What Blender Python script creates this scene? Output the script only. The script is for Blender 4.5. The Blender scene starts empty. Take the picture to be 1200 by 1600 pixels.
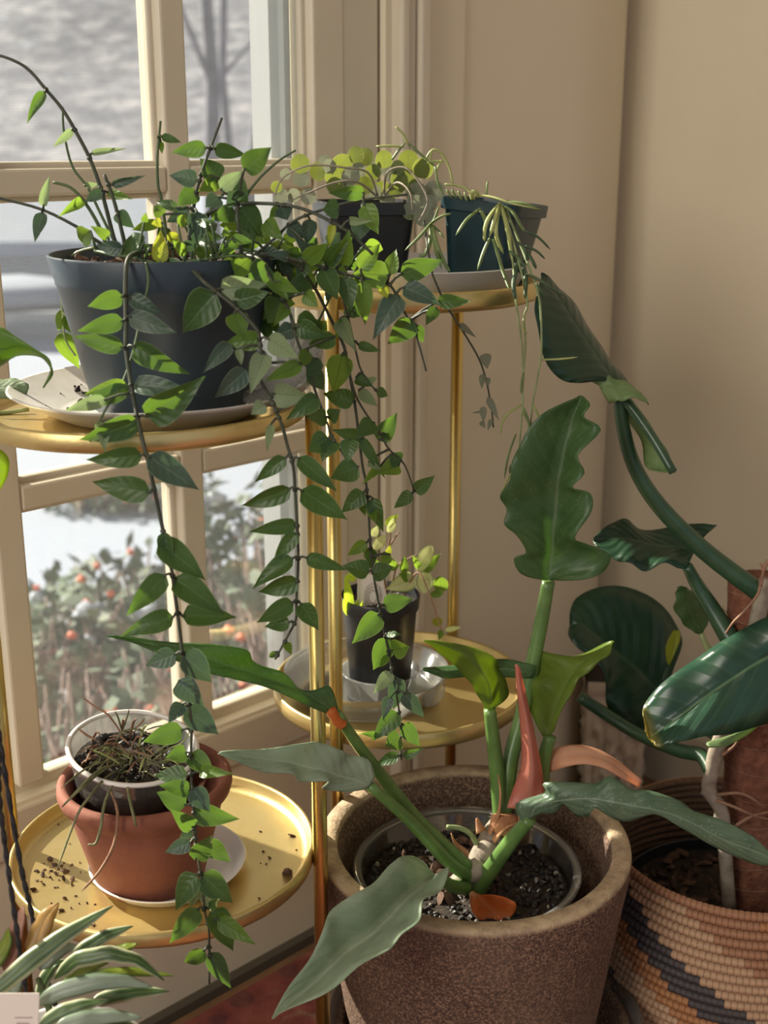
import bpy, bmesh, math, random
from mathutils import Vector, Matrix, noise
R = math.radians
random.seed(7)
scene = bpy.context.scene
C = scene.collection

# ------------------------------------------------------------------ camera, world, sun, exposure
CAM_H, PITCH, FPX = 0.92, R(16.5), 1950.0
cam_data = bpy.data.cameras.new('camera')
cam = bpy.data.objects.new('camera', cam_data)
C.objects.link(cam)
cam.location = (0, 0, CAM_H)
cam.rotation_euler = (R(90) - PITCH, 0, 0)
cam_data.sensor_fit = 'VERTICAL'
cam_data.sensor_height = 32.0
cam_data.lens = FPX / 1600.0 * 32.0
cam_data.clip_start = 0.02
cam_data.clip_end = 400
cam_data.dof.use_dof = True
cam_data.dof.focus_distance = 1.0
cam_data.dof.aperture_fstop = 39.0 / 6.0
scene.camera = cam

world = bpy.data.worlds.new('winter_sky')
scene.world = world
world.use_nodes = True
bg = world.node_tree.nodes['Background']
bg.inputs[0].default_value = (0.80, 0.88, 1.0, 1)
bg.inputs[1].default_value = 0.50

sun_data = bpy.data.lights.new('sun', 'SUN')
sun_data.energy = 17.0
sun_data.angle = R(0.8)
sun_data.color = (1.0, 0.90, 0.74)
sun = bpy.data.objects.new('sun', sun_data)
C.objects.link(sun)
SUN_AZ = Vector((0.85, -0.53)).normalized()
SUN_EL = R(30)
sd = Vector((SUN_AZ.x * math.cos(SUN_EL), SUN_AZ.y * math.cos(SUN_EL), -math.sin(SUN_EL)))
sun.rotation_euler = sd.to_track_quat('-Z', 'Y').to_euler()
sun.location = (-6, 8, 6)

# added fill light, unseen, to the left behind the lens
side_fill_data = bpy.data.lights.new('side_fill_light', 'AREA')
side_fill_data.shape = 'RECTANGLE'
side_fill_data.size, side_fill_data.size_y = 1.1, 1.3
side_fill_data.energy = 43.0
side_fill_data.color = (1.0, 0.92, 0.80)
side_fill = bpy.data.objects.new('side_fill_light', side_fill_data)
C.objects.link(side_fill)
side_fill.location = (-1.75, -1.35, 1.7)
side_fill.rotation_euler = (Vector((0.35, 1.3, 0.6)) - Vector((-1.75, -1.35, 1.7))).to_track_quat('-Z', 'Y').to_euler()

vs = scene.view_settings
vs.view_transform = 'Standard'
vs.look = 'None'
vs.gamma = 1.0
vs.use_curve_mapping = False
vs.exposure = 0.0

# ------------------------------------------------------------------ measuring helpers
_s, _c = math.sin(PITCH), math.cos(PITCH)


def ray(u, v):
    a = (u - 600) / FPX
    b = (v - 800) / FPX
    return a, _c - b * _s, _s + b * _c


DEPTH = 1.0     # correction on the depth estimates of the part of the room being laid out


def P(u, v, F):
    """the point seen at (u, v) of the 1200x1600 photograph that lies F metres in front of the lens"""
    a, w, d = ray(u, v)
    F = F * DEPTH
    k = F / w
    return Vector((a * k, F, CAM_H - d * k))


def PZ(u, v, z):
    a, w, d = ray(u, v)
    k = (CAM_H - z) / d
    return Vector((a * k, w * k, z))


def proj(p):
    D = CAM_H - p.z
    Z = p.y * _c + D * _s
    return 600 + FPX * p.x / Z, 800 + FPX * (D * _c - p.y * _s) / Z, Z


# window wall: t runs along it to the right, m into the room
WA = Vector((-0.2141, 1.1788, 0))
WD = Vector((0.71934, 0.69466, 0))
WN = Vector((0.69466, -0.71934, 0))


def WP(t, m, z):
    return WA + WD * t + WN * m + Vector((0, 0, z))


# ------------------------------------------------------------------ materials
def nt(name):
    m = bpy.data.materials.new(name)
    m.use_nodes = True
    t = m.node_tree
    t.nodes.clear()
    out = t.nodes.new('ShaderNodeOutputMaterial')
    return m, t, out


def N(t, kind, **kw):
    n = t.nodes.new('ShaderNode' + kind)
    for k, v in kw.items():
        setattr(n, k, v)
    return n


def rgb(c):
    return (c[0], c[1], c[2], 1)


def mixc(t, fac, a, b, blend='MIX'):
    n = N(t, 'Mix', data_type='RGBA', blend_type=blend)
    for sock, val in ((n.inputs[0], fac), (n.inputs[6], a), (n.inputs[7], b)):
        if hasattr(val, 'is_linked') or hasattr(val, 'links'):
            t.links.new(val, sock)
        elif isinstance(val, (int, float)):
            sock.default_value = val
        else:
            sock.default_value = rgb(val)
    return n.outputs[2]


def math_n(t, op, a, b=None, clamp=False):
    n = N(t, 'Math', operation=op, use_clamp=clamp)
    for i, v in enumerate((a, b)):
        if v is None:
            continue
        if isinstance(v, (int, float)):
            n.inputs[i].default_value = v
        else:
            t.links.new(v, n.inputs[i])
    return n.outputs[0]


def ramp(t, fac, stops):
    n = N(t, 'ValToRGB')
    cr = n.color_ramp
    while len(cr.elements) < len(stops):
        cr.elements.new(0.5)
    for e, (p, c) in zip(cr.elements, stops):
        e.position = p
        e.color = rgb(c) if len(c) == 3 else c
    t.links.new(fac, n.inputs[0])
    return n.outputs[0]


def noise_tex(t, scale, detail=4, rough=0.55, coord='Object', stretch=None):
    tc = N(t, 'TexCoord')
    src = tc.outputs[coord]
    if stretch:
        mp = N(t, 'Mapping')
        mp.inputs['Scale'].default_value = stretch
        t.links.new(src, mp.inputs[0])
        src = mp.outputs[0]
    n = N(t, 'TexNoise')
    n.inputs['Scale'].default_value = scale
    n.inputs['Detail'].default_value = detail
    n.inputs['Roughness'].default_value = rough
    t.links.new(src, n.inputs['Vector'])
    return n.outputs[0]


def surf(name, c1, c2=None, scale=30, rough=0.6, metal=0.0, bump=0.0, bscale=None, spec=0.5, detail=4, contrast=(0.35, 0.65), coat=0.0):
    m, t, out = nt(name)
    b = N(t, 'BsdfPrincipled')
    b.inputs['Roughness'].default_value = rough
    b.inputs['Metallic'].default_value = metal
    b.inputs['Specular IOR Level'].default_value = spec
    b.inputs['Coat Weight'].default_value = coat
    if c2 is None:
        b.inputs['Base Color'].default_value = rgb(c1)
    else:
        n = noise_tex(t, scale, detail)
        col = ramp(t, n, [(contrast[0], c1), (contrast[1], c2)])
        t.links.new(col, b.inputs['Base Color'])
    if bump:
        n2 = noise_tex(t, bscale or scale * 2, 5)
        bp = N(t, 'Bump')
        bp.inputs['Strength'].default_value = bump
        bp.inputs['Distance'].default_value = 0.002
        t.links.new(n2, bp.inputs['Height'])
        t.links.new(bp.outputs[0], b.inputs['Normal'])
    t.links.new(b.outputs[0], out.inputs[0])
    return m


def clear_mat(name, tint=(0.93, 0.95, 0.95), base=0.06, edge=0.5, milk=0.0, milk_col=(0.8, 0.8, 0.78), rough=0.08):
    """thin clear sheet: lets light straight through, reflects more at a grazing angle"""
    m, t, out = nt(name)
    tr = N(t, 'BsdfTransparent')
    tr.inputs[0].default_value = rgb(tint)
    gl = N(t, 'BsdfGlossy')
    gl.inputs['Roughness'].default_value = rough
    gl.inputs[0].default_value = (0.95, 0.95, 0.95, 1)
    fr = N(t, 'Fresnel')
    fr.inputs['IOR'].default_value = 1.45
    f = math_n(t, 'MULTIPLY_ADD', fr.outputs[0], edge)
    f.node.inputs[2].default_value = base
    f.node.use_clamp = True
    mx = N(t, 'MixShader')
    t.links.new(f, mx.inputs[0])
    t.links.new(tr.outputs[0], mx.inputs[1])
    t.links.new(gl.outputs[0], mx.inputs[2])
    last = mx
    if milk:
        df = N(t, 'BsdfDiffuse')
        df.inputs[0].default_value = rgb(milk_col)
        tl = N(t, 'BsdfTranslucent')
        tl.inputs[0].default_value = rgb(milk_col)
        ad = N(t, 'MixShader')
        ad.inputs[0].default_value = 0.5
        t.links.new(df.outputs[0], ad.inputs[1])
        t.links.new(tl.outputs[0], ad.inputs[2])
        m2 = N(t, 'MixShader')
        m2.inputs[0].default_value = milk
        t.links.new(last.outputs[0], m2.inputs[1])
        t.links.new(ad.outputs[0], m2.inputs[2])
        last = m2
    t.links.new(last.outputs[0], out.inputs[0])
    return m


def leaf_mat(name, dark, light, rib=(0.25, 0.36, 0.16), trans=(0.30, 0.45, 0.06), tfac=0.35, rough=0.38, veins=10, vein_amt=0.25, edge=None, nscale=60,
             rib_w=0.07, bump=0.2, speck=0.0, tip=None, edge_w=0.12):
    """a leaf blade: UV.x runs base to tip, UV.y across with the midrib at 0.5"""
    m, t, out = nt(name)
    tc = N(t, 'TexCoord')
    sp = N(t, 'SeparateXYZ')
    t.links.new(tc.outputs['UV'], sp.inputs[0])
    x, y = sp.outputs[0], sp.outputs[1]
    d = math_n(t, 'ABSOLUTE', math_n(t, 'SUBTRACT', y, 0.5))
    d2 = math_n(t, 'MULTIPLY', d, 2.0)
    nz = noise_tex(t, nscale, 4)
    col = ramp(t, nz, [(0.3, dark), (0.72, light)])
    # side veins sweep towards the tip
    ph = math_n(t, 'SUBTRACT', math_n(t, 'MULTIPLY', x, float(veins)), math_n(t, 'MULTIPLY', d2, veins * 0.22))
    tri = math_n(t, 'PINGPONG', ph, 0.5)
    vm = math_n(t, 'SUBTRACT', 1.0, math_n(t, 'MULTIPLY', tri, 9.0), True)
    vm = math_n(t, 'MULTIPLY', vm, vein_amt)
    col = mixc(t, vm, col, rib)
    rm = math_n(t, 'SUBTRACT', 1.0, math_n(t, 'DIVIDE', d2, rib_w), True)
    rm = math_n(t, 'MULTIPLY', rm, 0.75)
    col = mixc(t, rm, col, rib)
    if edge:
        em = math_n(t, 'MULTIPLY', math_n(t, 'SUBTRACT', d2, 1 - edge_w), 1.0 / edge_w, True)
        col = mixc(t, em, col, edge)
    if tip:
        tm = math_n(t, 'MULTIPLY', math_n(t, 'SUBTRACT', x, 0.74), 4.5, True)
        col = mixc(t, tm, col, tip)
    if speck:
        vo = N(t, 'TexVoronoi')
        vo.inputs['Scale'].default_value = 260
        t.links.new(tc.outputs['Object'], vo.inputs['Vector'])
        sm = math_n(t, 'LESS_THAN', vo.outputs['Distance'], 0.16)
        col = mixc(t, math_n(t, 'MULTIPLY', sm, speck), col, (0.55, 0.6, 0.5))
    b = N(t, 'BsdfPrincipled')
    b.inputs['Roughness'].default_value = rough
    b.inputs['Specular IOR Level'].default_value = 0.45
    t.links.new(col, b.inputs['Base Color'])
    bp = N(t, 'Bump')
    bp.inputs['Strength'].default_value = bump
    bp.inputs['Distance'].default_value = 0.0015
    hgt = math_n(t, 'ADD', math_n(t, 'MULTIPLY', tri, 1.4), math_n(t, 'MULTIPLY', math_n(t, 'MINIMUM', d2, 0.12), 6.0))
    t.links.new(hgt, bp.inputs['Height'])
    t.links.new(bp.outputs[0], b.inputs['Normal'])
    tl = N(t, 'BsdfTranslucent')
    tcol = mixc(t, 0.55, col, trans)
    tcol = mixc(t, math_n(t, 'MULTIPLY', rm, 0.8), tcol, dark)
    t.links.new(tcol, tl.inputs[0])
    mx = N(t, 'MixShader')
    mx.inputs[0].default_value = tfac
    t.links.new(b.outputs[0], mx.inputs[1])
    t.links.new(tl.outputs[0], mx.inputs[2])
    t.links.new(mx.outputs[0], out.inputs[0])
    return m


M = {}
M['wall'] = surf('wall_paint', (0.70, 0.62, 0.465), (0.72, 0.64, 0.48), 6, 0.75, bump=0.08, bscale=220)
M['trim'] = surf('trim_paint', (0.56, 0.50, 0.385), (0.59, 0.53, 0.41), 12, 0.42)
M['sash'] = surf('sash_paint', (0.60, 0.53, 0.41), (0.63, 0.56, 0.44), 12, 0.40)
M['groove'] = surf('shadow_gap_paint', (0.25, 0.19, 0.14), None, rough=0.7)
M['white_trim'] = surf('white_outer_frame', (0.36, 0.38, 0.40), None, rough=0.5)
M['ceiling'] = surf('ceiling_paint', (0.72, 0.69, 0.62), None, rough=0.8)
M['floor'] = surf('floor_boards', (0.20, 0.11, 0.06), (0.30, 0.17, 0.09), 9, 0.4)
M['glass'] = clear_mat('window_glass', (0.95, 0.97, 0.97), 0.02, 0.6)
M['gold'] = surf('brushed_gold', (0.55, 0.41, 0.14), (0.60, 0.46, 0.17), 8, 0.32, 1.0, bump=0.05, bscale=300)
M['gold_tray'] = surf('gold_tray_paint', (0.62, 0.47, 0.19), (0.68, 0.53, 0.24), 14, 0.36, 0.80, bump=0.10, bscale=260)
M['slate'] = surf('slate_grey_plastic', (0.022, 0.038, 0.055), (0.032, 0.050, 0.069), 12, 0.42)
M['black_plastic'] = surf('black_plastic', (0.010, 0.011, 0.014), (0.014, 0.015, 0.018), 12, 0.38)
M['teal_plastic'] = surf('dark_teal_plastic', (0.008, 0.032, 0.042), (0.012, 0.040, 0.050), 12, 0.35)
M['terracotta'] = surf('terracotta', (0.20, 0.062, 0.036), (0.25, 0.085, 0.05), 30, 0.8, bump=0.15, bscale=300)
M['stoneware'] = None
M['soil'] = surf('potting_soil', (0.018, 0.012, 0.009), (0.05, 0.033, 0.022), 160, 0.95, bump=0.9, bscale=350)
M['bark'] = surf('bark_chips', (0.05, 0.028, 0.020), (0.13, 0.07, 0.045), 60, 0.85)
M['perlite'] = surf('perlite_grains', (0.20, 0.175, 0.145), (0.34, 0.31, 0.27), 90, 0.85)
M['grit'] = surf('dark_grit', (0.012, 0.010, 0.010), (0.035, 0.028, 0.025), 80, 0.55)
M['plate'] = surf('speckled_white_ceramic', (0.66, 0.62, 0.56), (0.72, 0.69, 0.64), 90, 0.3)
M['white_plastic'] = surf('white_plastic', (0.78, 0.74, 0.70), None, rough=0.4)
M['zinc'] = surf('zinc_metal', (0.60, 0.61, 0.63), (0.68, 0.69, 0.70), 16, 0.42, 0.25)
M['clear'] = clear_mat('clear_plastic', (0.93, 0.93, 0.91), 0.07, 0.9, milk=0.10)
M['very_clear'] = clear_mat('very_clear_plastic', (0.93, 0.93, 0.91), 0.04, 0.7, milk=0.02)
M['clear_rim'] = clear_mat('clear_plastic_rim', (0.9, 0.9, 0.9), 0.12, 1.0, milk=0.10)
M['milky'] = clear_mat('milky_plastic', (0.9, 0.9, 0.9), 0.08, 0.9, milk=0.22)
M['label'] = surf('white_plant_label', (0.74, 0.66, 0.60), None, rough=0.5)
M['print'] = surf('faded_print', (0.38, 0.31, 0.28), None, rough=0.6)
M['rope'] = surf('black_cord', (0.012, 0.012, 0.014), (0.03, 0.03, 0.034), 200, 0.75)
M['stem'] = surf('green_stem', (0.055, 0.095, 0.035), (0.09, 0.14, 0.055), 60, 0.5)
M['dark_stem'] = surf('dark_vine_stem', (0.035, 0.042, 0.028), (0.06, 0.07, 0.042), 70, 0.55)
M['pale_stem'] = surf('pale_green_stem', (0.22, 0.28, 0.12), (0.32, 0.38, 0.18), 60, 0.5)
M['petiole'] = surf('glossy_petiole', (0.075, 0.15, 0.035), (0.12, 0.22, 0.055), 40, 0.35)
M['dark_petiole'] = surf('dark_glossy_petiole', (0.018, 0.055, 0.028), (0.035, 0.085, 0.04), 40, 0.3)
M['brown_stem'] = surf('woody_stem', (0.20, 0.16, 0.12), (0.34, 0.29, 0.23), 70, 0.75, bump=0.3)
M['root'] = surf('aerial_root', (0.20, 0.10, 0.06), (0.33, 0.19, 0.12), 60, 0.7)
M['coir'] = surf('coconut_coir', (0.13, 0.045, 0.025), (0.24, 0.095, 0.055), 120, 0.95, bump=0.9, bscale=260)
M['dry'] = surf('dried_sheath', (0.30, 0.12, 0.05), (0.52, 0.26, 0.13), 70, 0.7)
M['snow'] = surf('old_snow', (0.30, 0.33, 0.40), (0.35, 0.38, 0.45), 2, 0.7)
M['cream_planter'] = surf('cream_stone', (0.52, 0.42, 0.30), (0.60, 0.50, 0.38), 60, 0.8, bump=0.3, bscale=160)

# leaves
M['hoya'] = leaf_mat('hoya_leaf', (0.030, 0.075, 0.024), (0.052, 0.115, 0.034), (0.14, 0.22, 0.10), (0.26, 0.46, 0.03), 0.36, 0.36, 6, 0.05, edge=(0.17, 0.24, 0.12), edge_w=0.10)
M['hoya_young'] = leaf_mat('hoya_young_leaf', (0.075, 0.16, 0.026), (0.12, 0.23, 0.04), (0.05, 0.11, 0.03), (0.42, 0.62, 0.04), 0.48, 0.38, 6, 0.06, edge=(0.22, 0.32, 0.10), edge_w=0.10)
M['hoya_blue'] = leaf_mat('hoya_old_leaf', (0.036, 0.066, 0.048), (0.062, 0.105, 0.078), (0.16, 0.21, 0.16), (0.14, 0.26, 0.06), 0.2, 0.42, 6, 0.05, edge=(0.19, 0.25, 0.18), edge_w=0.10)
M['hoya_pale'] = leaf_mat('hoya_leaf_underside', (0.17, 0.24, 0.13), (0.26, 0.33, 0.20), (0.12, 0.2, 0.09), (0.4, 0.55, 0.15), 0.4, 0.5, 8, 0.3)
M['hoya_yellow'] = leaf_mat('hoya_yellowing_leaf', (0.28, 0.36, 0.03), (0.42, 0.46, 0.05), (0.14, 0.2, 0.03), (0.7, 0.75, 0.05), 0.45, 0.4, 9, 0.3, edge=(0.40, 0.22, 0.05))
M['coin'] = leaf_mat('coin_leaf', (0.075, 0.115, 0.035), (0.13, 0.17, 0.06), (0.2, 0.24, 0.13), (0.45, 0.5, 0.05), 0.42, 0.45, 5, 0.1, edge=(0.3, 0.33, 0.2))
M['coin_grey'] = leaf_mat('coin_leaf_grey', (0.15, 0.165, 0.12), (0.25, 0.27, 0.20), (0.25, 0.27, 0.2), (0.4, 0.42, 0.25), 0.3, 0.55, 5, 0.25)
M['cream_leaf'] = leaf_mat('cream_variegated_leaf', (0.50, 0.56, 0.20), (0.76, 0.76, 0.45), (0.25, 0.38, 0.07), (0.7, 0.75, 0.25), 0.42, 0.42, 4, 0.2, edge=(0.10, 0.22, 0.03), edge_w=0.25, nscale=90)
M['neon'] = leaf_mat('neon_leaf', (0.30, 0.48, 0.03), (0.5, 0.62, 0.05), (0.25, 0.4, 0.03), (0.75, 0.95, 0.05), 0.55, 0.4, 5, 0.2)
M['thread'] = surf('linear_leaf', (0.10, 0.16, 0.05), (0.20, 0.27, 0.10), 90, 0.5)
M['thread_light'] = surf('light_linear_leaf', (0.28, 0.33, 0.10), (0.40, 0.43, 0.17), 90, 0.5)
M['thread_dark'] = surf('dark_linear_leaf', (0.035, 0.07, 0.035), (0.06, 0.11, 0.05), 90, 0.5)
M['grass'] = surf('dull_grass_leaf', (0.10, 0.11, 0.045), (0.22, 0.21, 0.10), 90, 0.6)
M['grass_dry'] = surf('dry_grass_leaf', (0.22, 0.10, 0.06), (0.34, 0.2, 0.12), 90, 0.7)
M['philo'] = leaf_mat('philodendron_leaf', (0.06, 0.14, 0.048), (0.115, 0.205, 0.08), (0.24, 0.34, 0.19), (0.32, 0.50, 0.04), 0.44, 0.36, 12, 0.14, nscale=40, rib_w=0.06, speck=0.25, bump=0.35)
M['philo_yellow'] = leaf_mat('philodendron_young_leaf', (0.12, 0.20, 0.025), (0.20, 0.28, 0.045), (0.2, 0.3, 0.08), (0.50, 0.60, 0.03), 0.48, 0.36, 12, 0.2, nscale=35, rib_w=0.08)
M['philo_sheen'] = leaf_mat('philodendron_sheen_leaf', (0.25, 0.34, 0.23), (0.36, 0.45, 0.32), (0.50, 0.57, 0.45), (0.24, 0.36, 0.12), 0.22, 0.40, 12, 0.15, nscale=45, rib_w=0.07, speck=0.3, bump=0.35)  # sunlit sheen of the leaf put into its colour
M['philo_greyed'] = leaf_mat('greyed_philodendron_leaf', (0.08, 0.14, 0.085), (0.14, 0.21, 0.13), (0.30, 0.38, 0.26), (0.24, 0.38, 0.08), 0.28, 0.40, 12, 0.15, nscale=45, rib_w=0.07, speck=0.35, bump=0.35)  # greyer green than the plain philodendron leaf
M['philo_dark'] = leaf_mat('dark_philodendron_leaf', (0.014, 0.048, 0.026), (0.026, 0.072, 0.036), (0.07, 0.13, 0.07), (0.08, 0.18, 0.03), 0.18, 0.30, 11, 0.12, nscale=30, rib_w=0.05, bump=0.5)
M['philo_glossy'] = leaf_mat('glossy_philodendron_leaf', (0.016, 0.055, 0.034), (0.03, 0.08, 0.045), (0.16, 0.28, 0.13), (0.08, 0.2, 0.03), 0.15, 0.24, 8, 0.08, nscale=25, rib_w=0.05, bump=0.6, tip=(0.34, 0.26, 0.04))
M['philo_pale'] = leaf_mat('philodendron_underside', (0.17, 0.27, 0.10), (0.26, 0.36, 0.16), (0.3, 0.4, 0.2), (0.35, 0.5, 0.12), 0.35, 0.45, 10, 0.2)
M['salmon'] = leaf_mat('salmon_sheath', (0.58, 0.19, 0.14), (0.66, 0.27, 0.20), (0.7, 0.33, 0.25), (0.9, 0.35, 0.2), 0.4, 0.38, 1, 0.0, rib_w=0.3, bump=0.05)
M['peach'] = leaf_mat('peach_sheath', (0.72, 0.40, 0.24), (0.78, 0.50, 0.36), (0.80, 0.52, 0.44), (0.95, 0.5, 0.2), 0.42, 0.4, 1, 0.0, bump=0.05)
M['orange'] = leaf_mat('orange_dry_sheath', (0.62, 0.16, 0.03), (0.72, 0.25, 0.07), (0.75, 0.35, 0.2), (0.95, 0.3, 0.03), 0.4, 0.45, 3, 0.2)
M['stripe'] = leaf_mat('striped_leaf', (0.035, 0.08, 0.022), (0.065, 0.12, 0.035), (0.18, 0.25, 0.08), (0.25, 0.35, 0.08), 0.25, 0.34, 1, 0.0, edge=(0.60, 0.60, 0.40), edge_w=0.45, rib_w=0.15)
M['stripe_silver'] = leaf_mat('silver_striped_leaf', (0.20, 0.26, 0.19), (0.30, 0.36, 0.28), (0.3, 0.35, 0.26), (0.25, 0.35, 0.15), 0.2, 0.32, 1, 0.0, edge=(0.05, 0.10, 0.04), edge_w=0.3, rib_w=0.1)
M['stripe_yellow'] = leaf_mat('yellow_edged_leaf', (0.14, 0.20, 0.02), (0.22, 0.28, 0.03), (0.4, 0.42, 0.06), (0.5, 0.5, 0.05), 0.3, 0.35, 1, 0.0, edge=(0.05, 0.11, 0.02), edge_w=0.4)
M['bronze'] = leaf_mat('bronze_young_leaf', (0.36, 0.20, 0.05), (0.44, 0.28, 0.07), (0.3, 0.2, 0.06), (0.6, 0.35, 0.1), 0.35, 0.38, 1, 0.0, edge=(0.25, 0.14, 0.06))
M['pinkleaf'] = leaf_mat('pink_young_leaf', (0.42, 0.20, 0.14), (0.50, 0.30, 0.22), (0.5, 0.35, 0.25), (0.7, 0.4, 0.3), 0.35, 0.4, 1, 0.0)


def stoneware_mat():
    m, t, out = nt('weathered_stoneware')
    b = N(t, 'BsdfPrincipled')
    b.inputs['Roughness'].default_value = 0.85
    n1 = noise_tex(t, 420, 3, 0.7)
    n2 = noise_tex(t, 9, 4)
    c = ramp(t, n1, [(0.38, (0.05, 0.027, 0.02)), (0.52, (0.125, 0.07, 0.047)), (0.63, (0.28, 0.18, 0.115))])
    c2 = mixc(t, ramp(t, n2, [(0.45, (0, 0, 0)), (0.7, (0.35, 0.35, 0.35))]), c, (0.22, 0.155, 0.10))
    # chalky wear on the lip, paler still to stand for sunlight on it
    tc = N(t, 'TexCoord')
    sp = N(t, 'SeparateXYZ')
    t.links.new(tc.outputs['Object'], sp.inputs[0])
    n3 = noise_tex(t, 60, 4)
    lip = math_n(t, 'MULTIPLY', math_n(t, 'SUBTRACT', sp.outputs[2], 0.2005), 260.0, True)
    lipm = math_n(t, 'MULTIPLY', lip, ramp(t, n3, [(0.3, (0.35,) * 3), (0.6, (0.9,) * 3)]))
    c3 = mixc(t, lipm, c2, (0.54, 0.41, 0.26))
    t.links.new(c3, b.inputs['Base Color'])
    bp = N(t, 'Bump')
    bp.inputs['Strength'].default_value = 0.7
    bp.inputs['Distance'].default_value = 0.0015
    t.links.new(noise_tex(t, 330, 3), bp.inputs['Height'])
    t.links.new(bp.outputs[0], b.inputs['Normal'])
    t.links.new(b.outputs[0], out.inputs[0])
    return m


M['stoneware'] = stoneware_mat()


def rug_mat():
    m, t, out = nt('red_patterned_wool')
    b = N(t, 'BsdfPrincipled')
    b.inputs['Roughness'].default_value = 0.95
    tc = N(t, 'TexCoord')
    vo = N(t, 'TexVoronoi')
    vo.inputs['Scale'].default_value = 17
    t.links.new(tc.outputs['Object'], vo.inputs['Vector'])
    c = ramp(t, vo.outputs['Distance'], [(0.22, (0.045, 0.012, 0.022)), (0.34, (0.23, 0.050, 0.038)), (0.62, (0.28, 0.065, 0.048)), (0.72, (0.42, 0.27, 0.16))])
    c.node.color_ramp.interpolation = 'EASE'
    nz = noise_tex(t, 40, 5)
    c2 = mixc(t, 0.45, c, ramp(t, nz, [(0.35, (0.09, 0.02, 0.025)), (0.65, (0.36, 0.12, 0.085))]))
    t.links.new(c2, b.inputs['Base Color'])
    bp = N(t, 'Bump')
    bp.inputs['Strength'].default_value = 0.8
    bp.inputs['Distance'].default_value = 0.003
    t.links.new(noise_tex(t, 500, 2), bp.inputs['Height'])
    t.links.new(bp.outputs[0], b.inputs['Normal'])
    t.links.new(b.outputs[0], out.inputs[0])
    return m


M['rug'] = rug_mat()


def screen_mat():
    """woven insect screen: fine threads that scatter light, open in between"""
    m, t, out = nt('insect_screen_mesh')
    tc = N(t, 'TexCoord')
    sp = N(t, 'SeparateXYZ')
    t.links.new(tc.outputs['UV'], sp.inputs[0])
    ax = math_n(t, 'PINGPONG', math_n(t, 'MULTIPLY', sp.outputs[0], 1.0 / 0.0024), 0.5)
    az = math_n(t, 'PINGPONG', math_n(t, 'MULTIPLY', sp.outputs[1], 1.0 / 0.0024), 0.5)
    th = math_n(t, 'MINIMUM', ax, az)
    f = math_n(t, 'MULTIPLY_ADD', math_n(t, 'LESS_THAN', th, 0.12), 0.10)
    f.node.inputs[2].default_value = 0.11
    tr = N(t, 'BsdfTransparent')
    df = N(t, 'BsdfDiffuse')
    df.inputs[0].default_value = (0.20, 0.20, 0.22, 1)
    tl = N(t, 'BsdfTranslucent')
    tl.inputs[0].default_value = (0.26, 0.265, 0.28, 1)
    a = N(t, 'MixShader')
    a.inputs[0].default_value = 0.5
    t.links.new(df.outputs[0], a.inputs[1])
    t.links.new(tl.outputs[0], a.inputs[2])
    mx = N(t, 'MixShader')
    t.links.new(f, mx.inputs[0])
    t.links.new(tr.outputs[0], mx.inputs[1])
    t.links.new(a.outputs[0], mx.inputs[2])
    t.links.new(mx.outputs[0], out.inputs[0])
    return m


M['screen'] = screen_mat()


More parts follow.
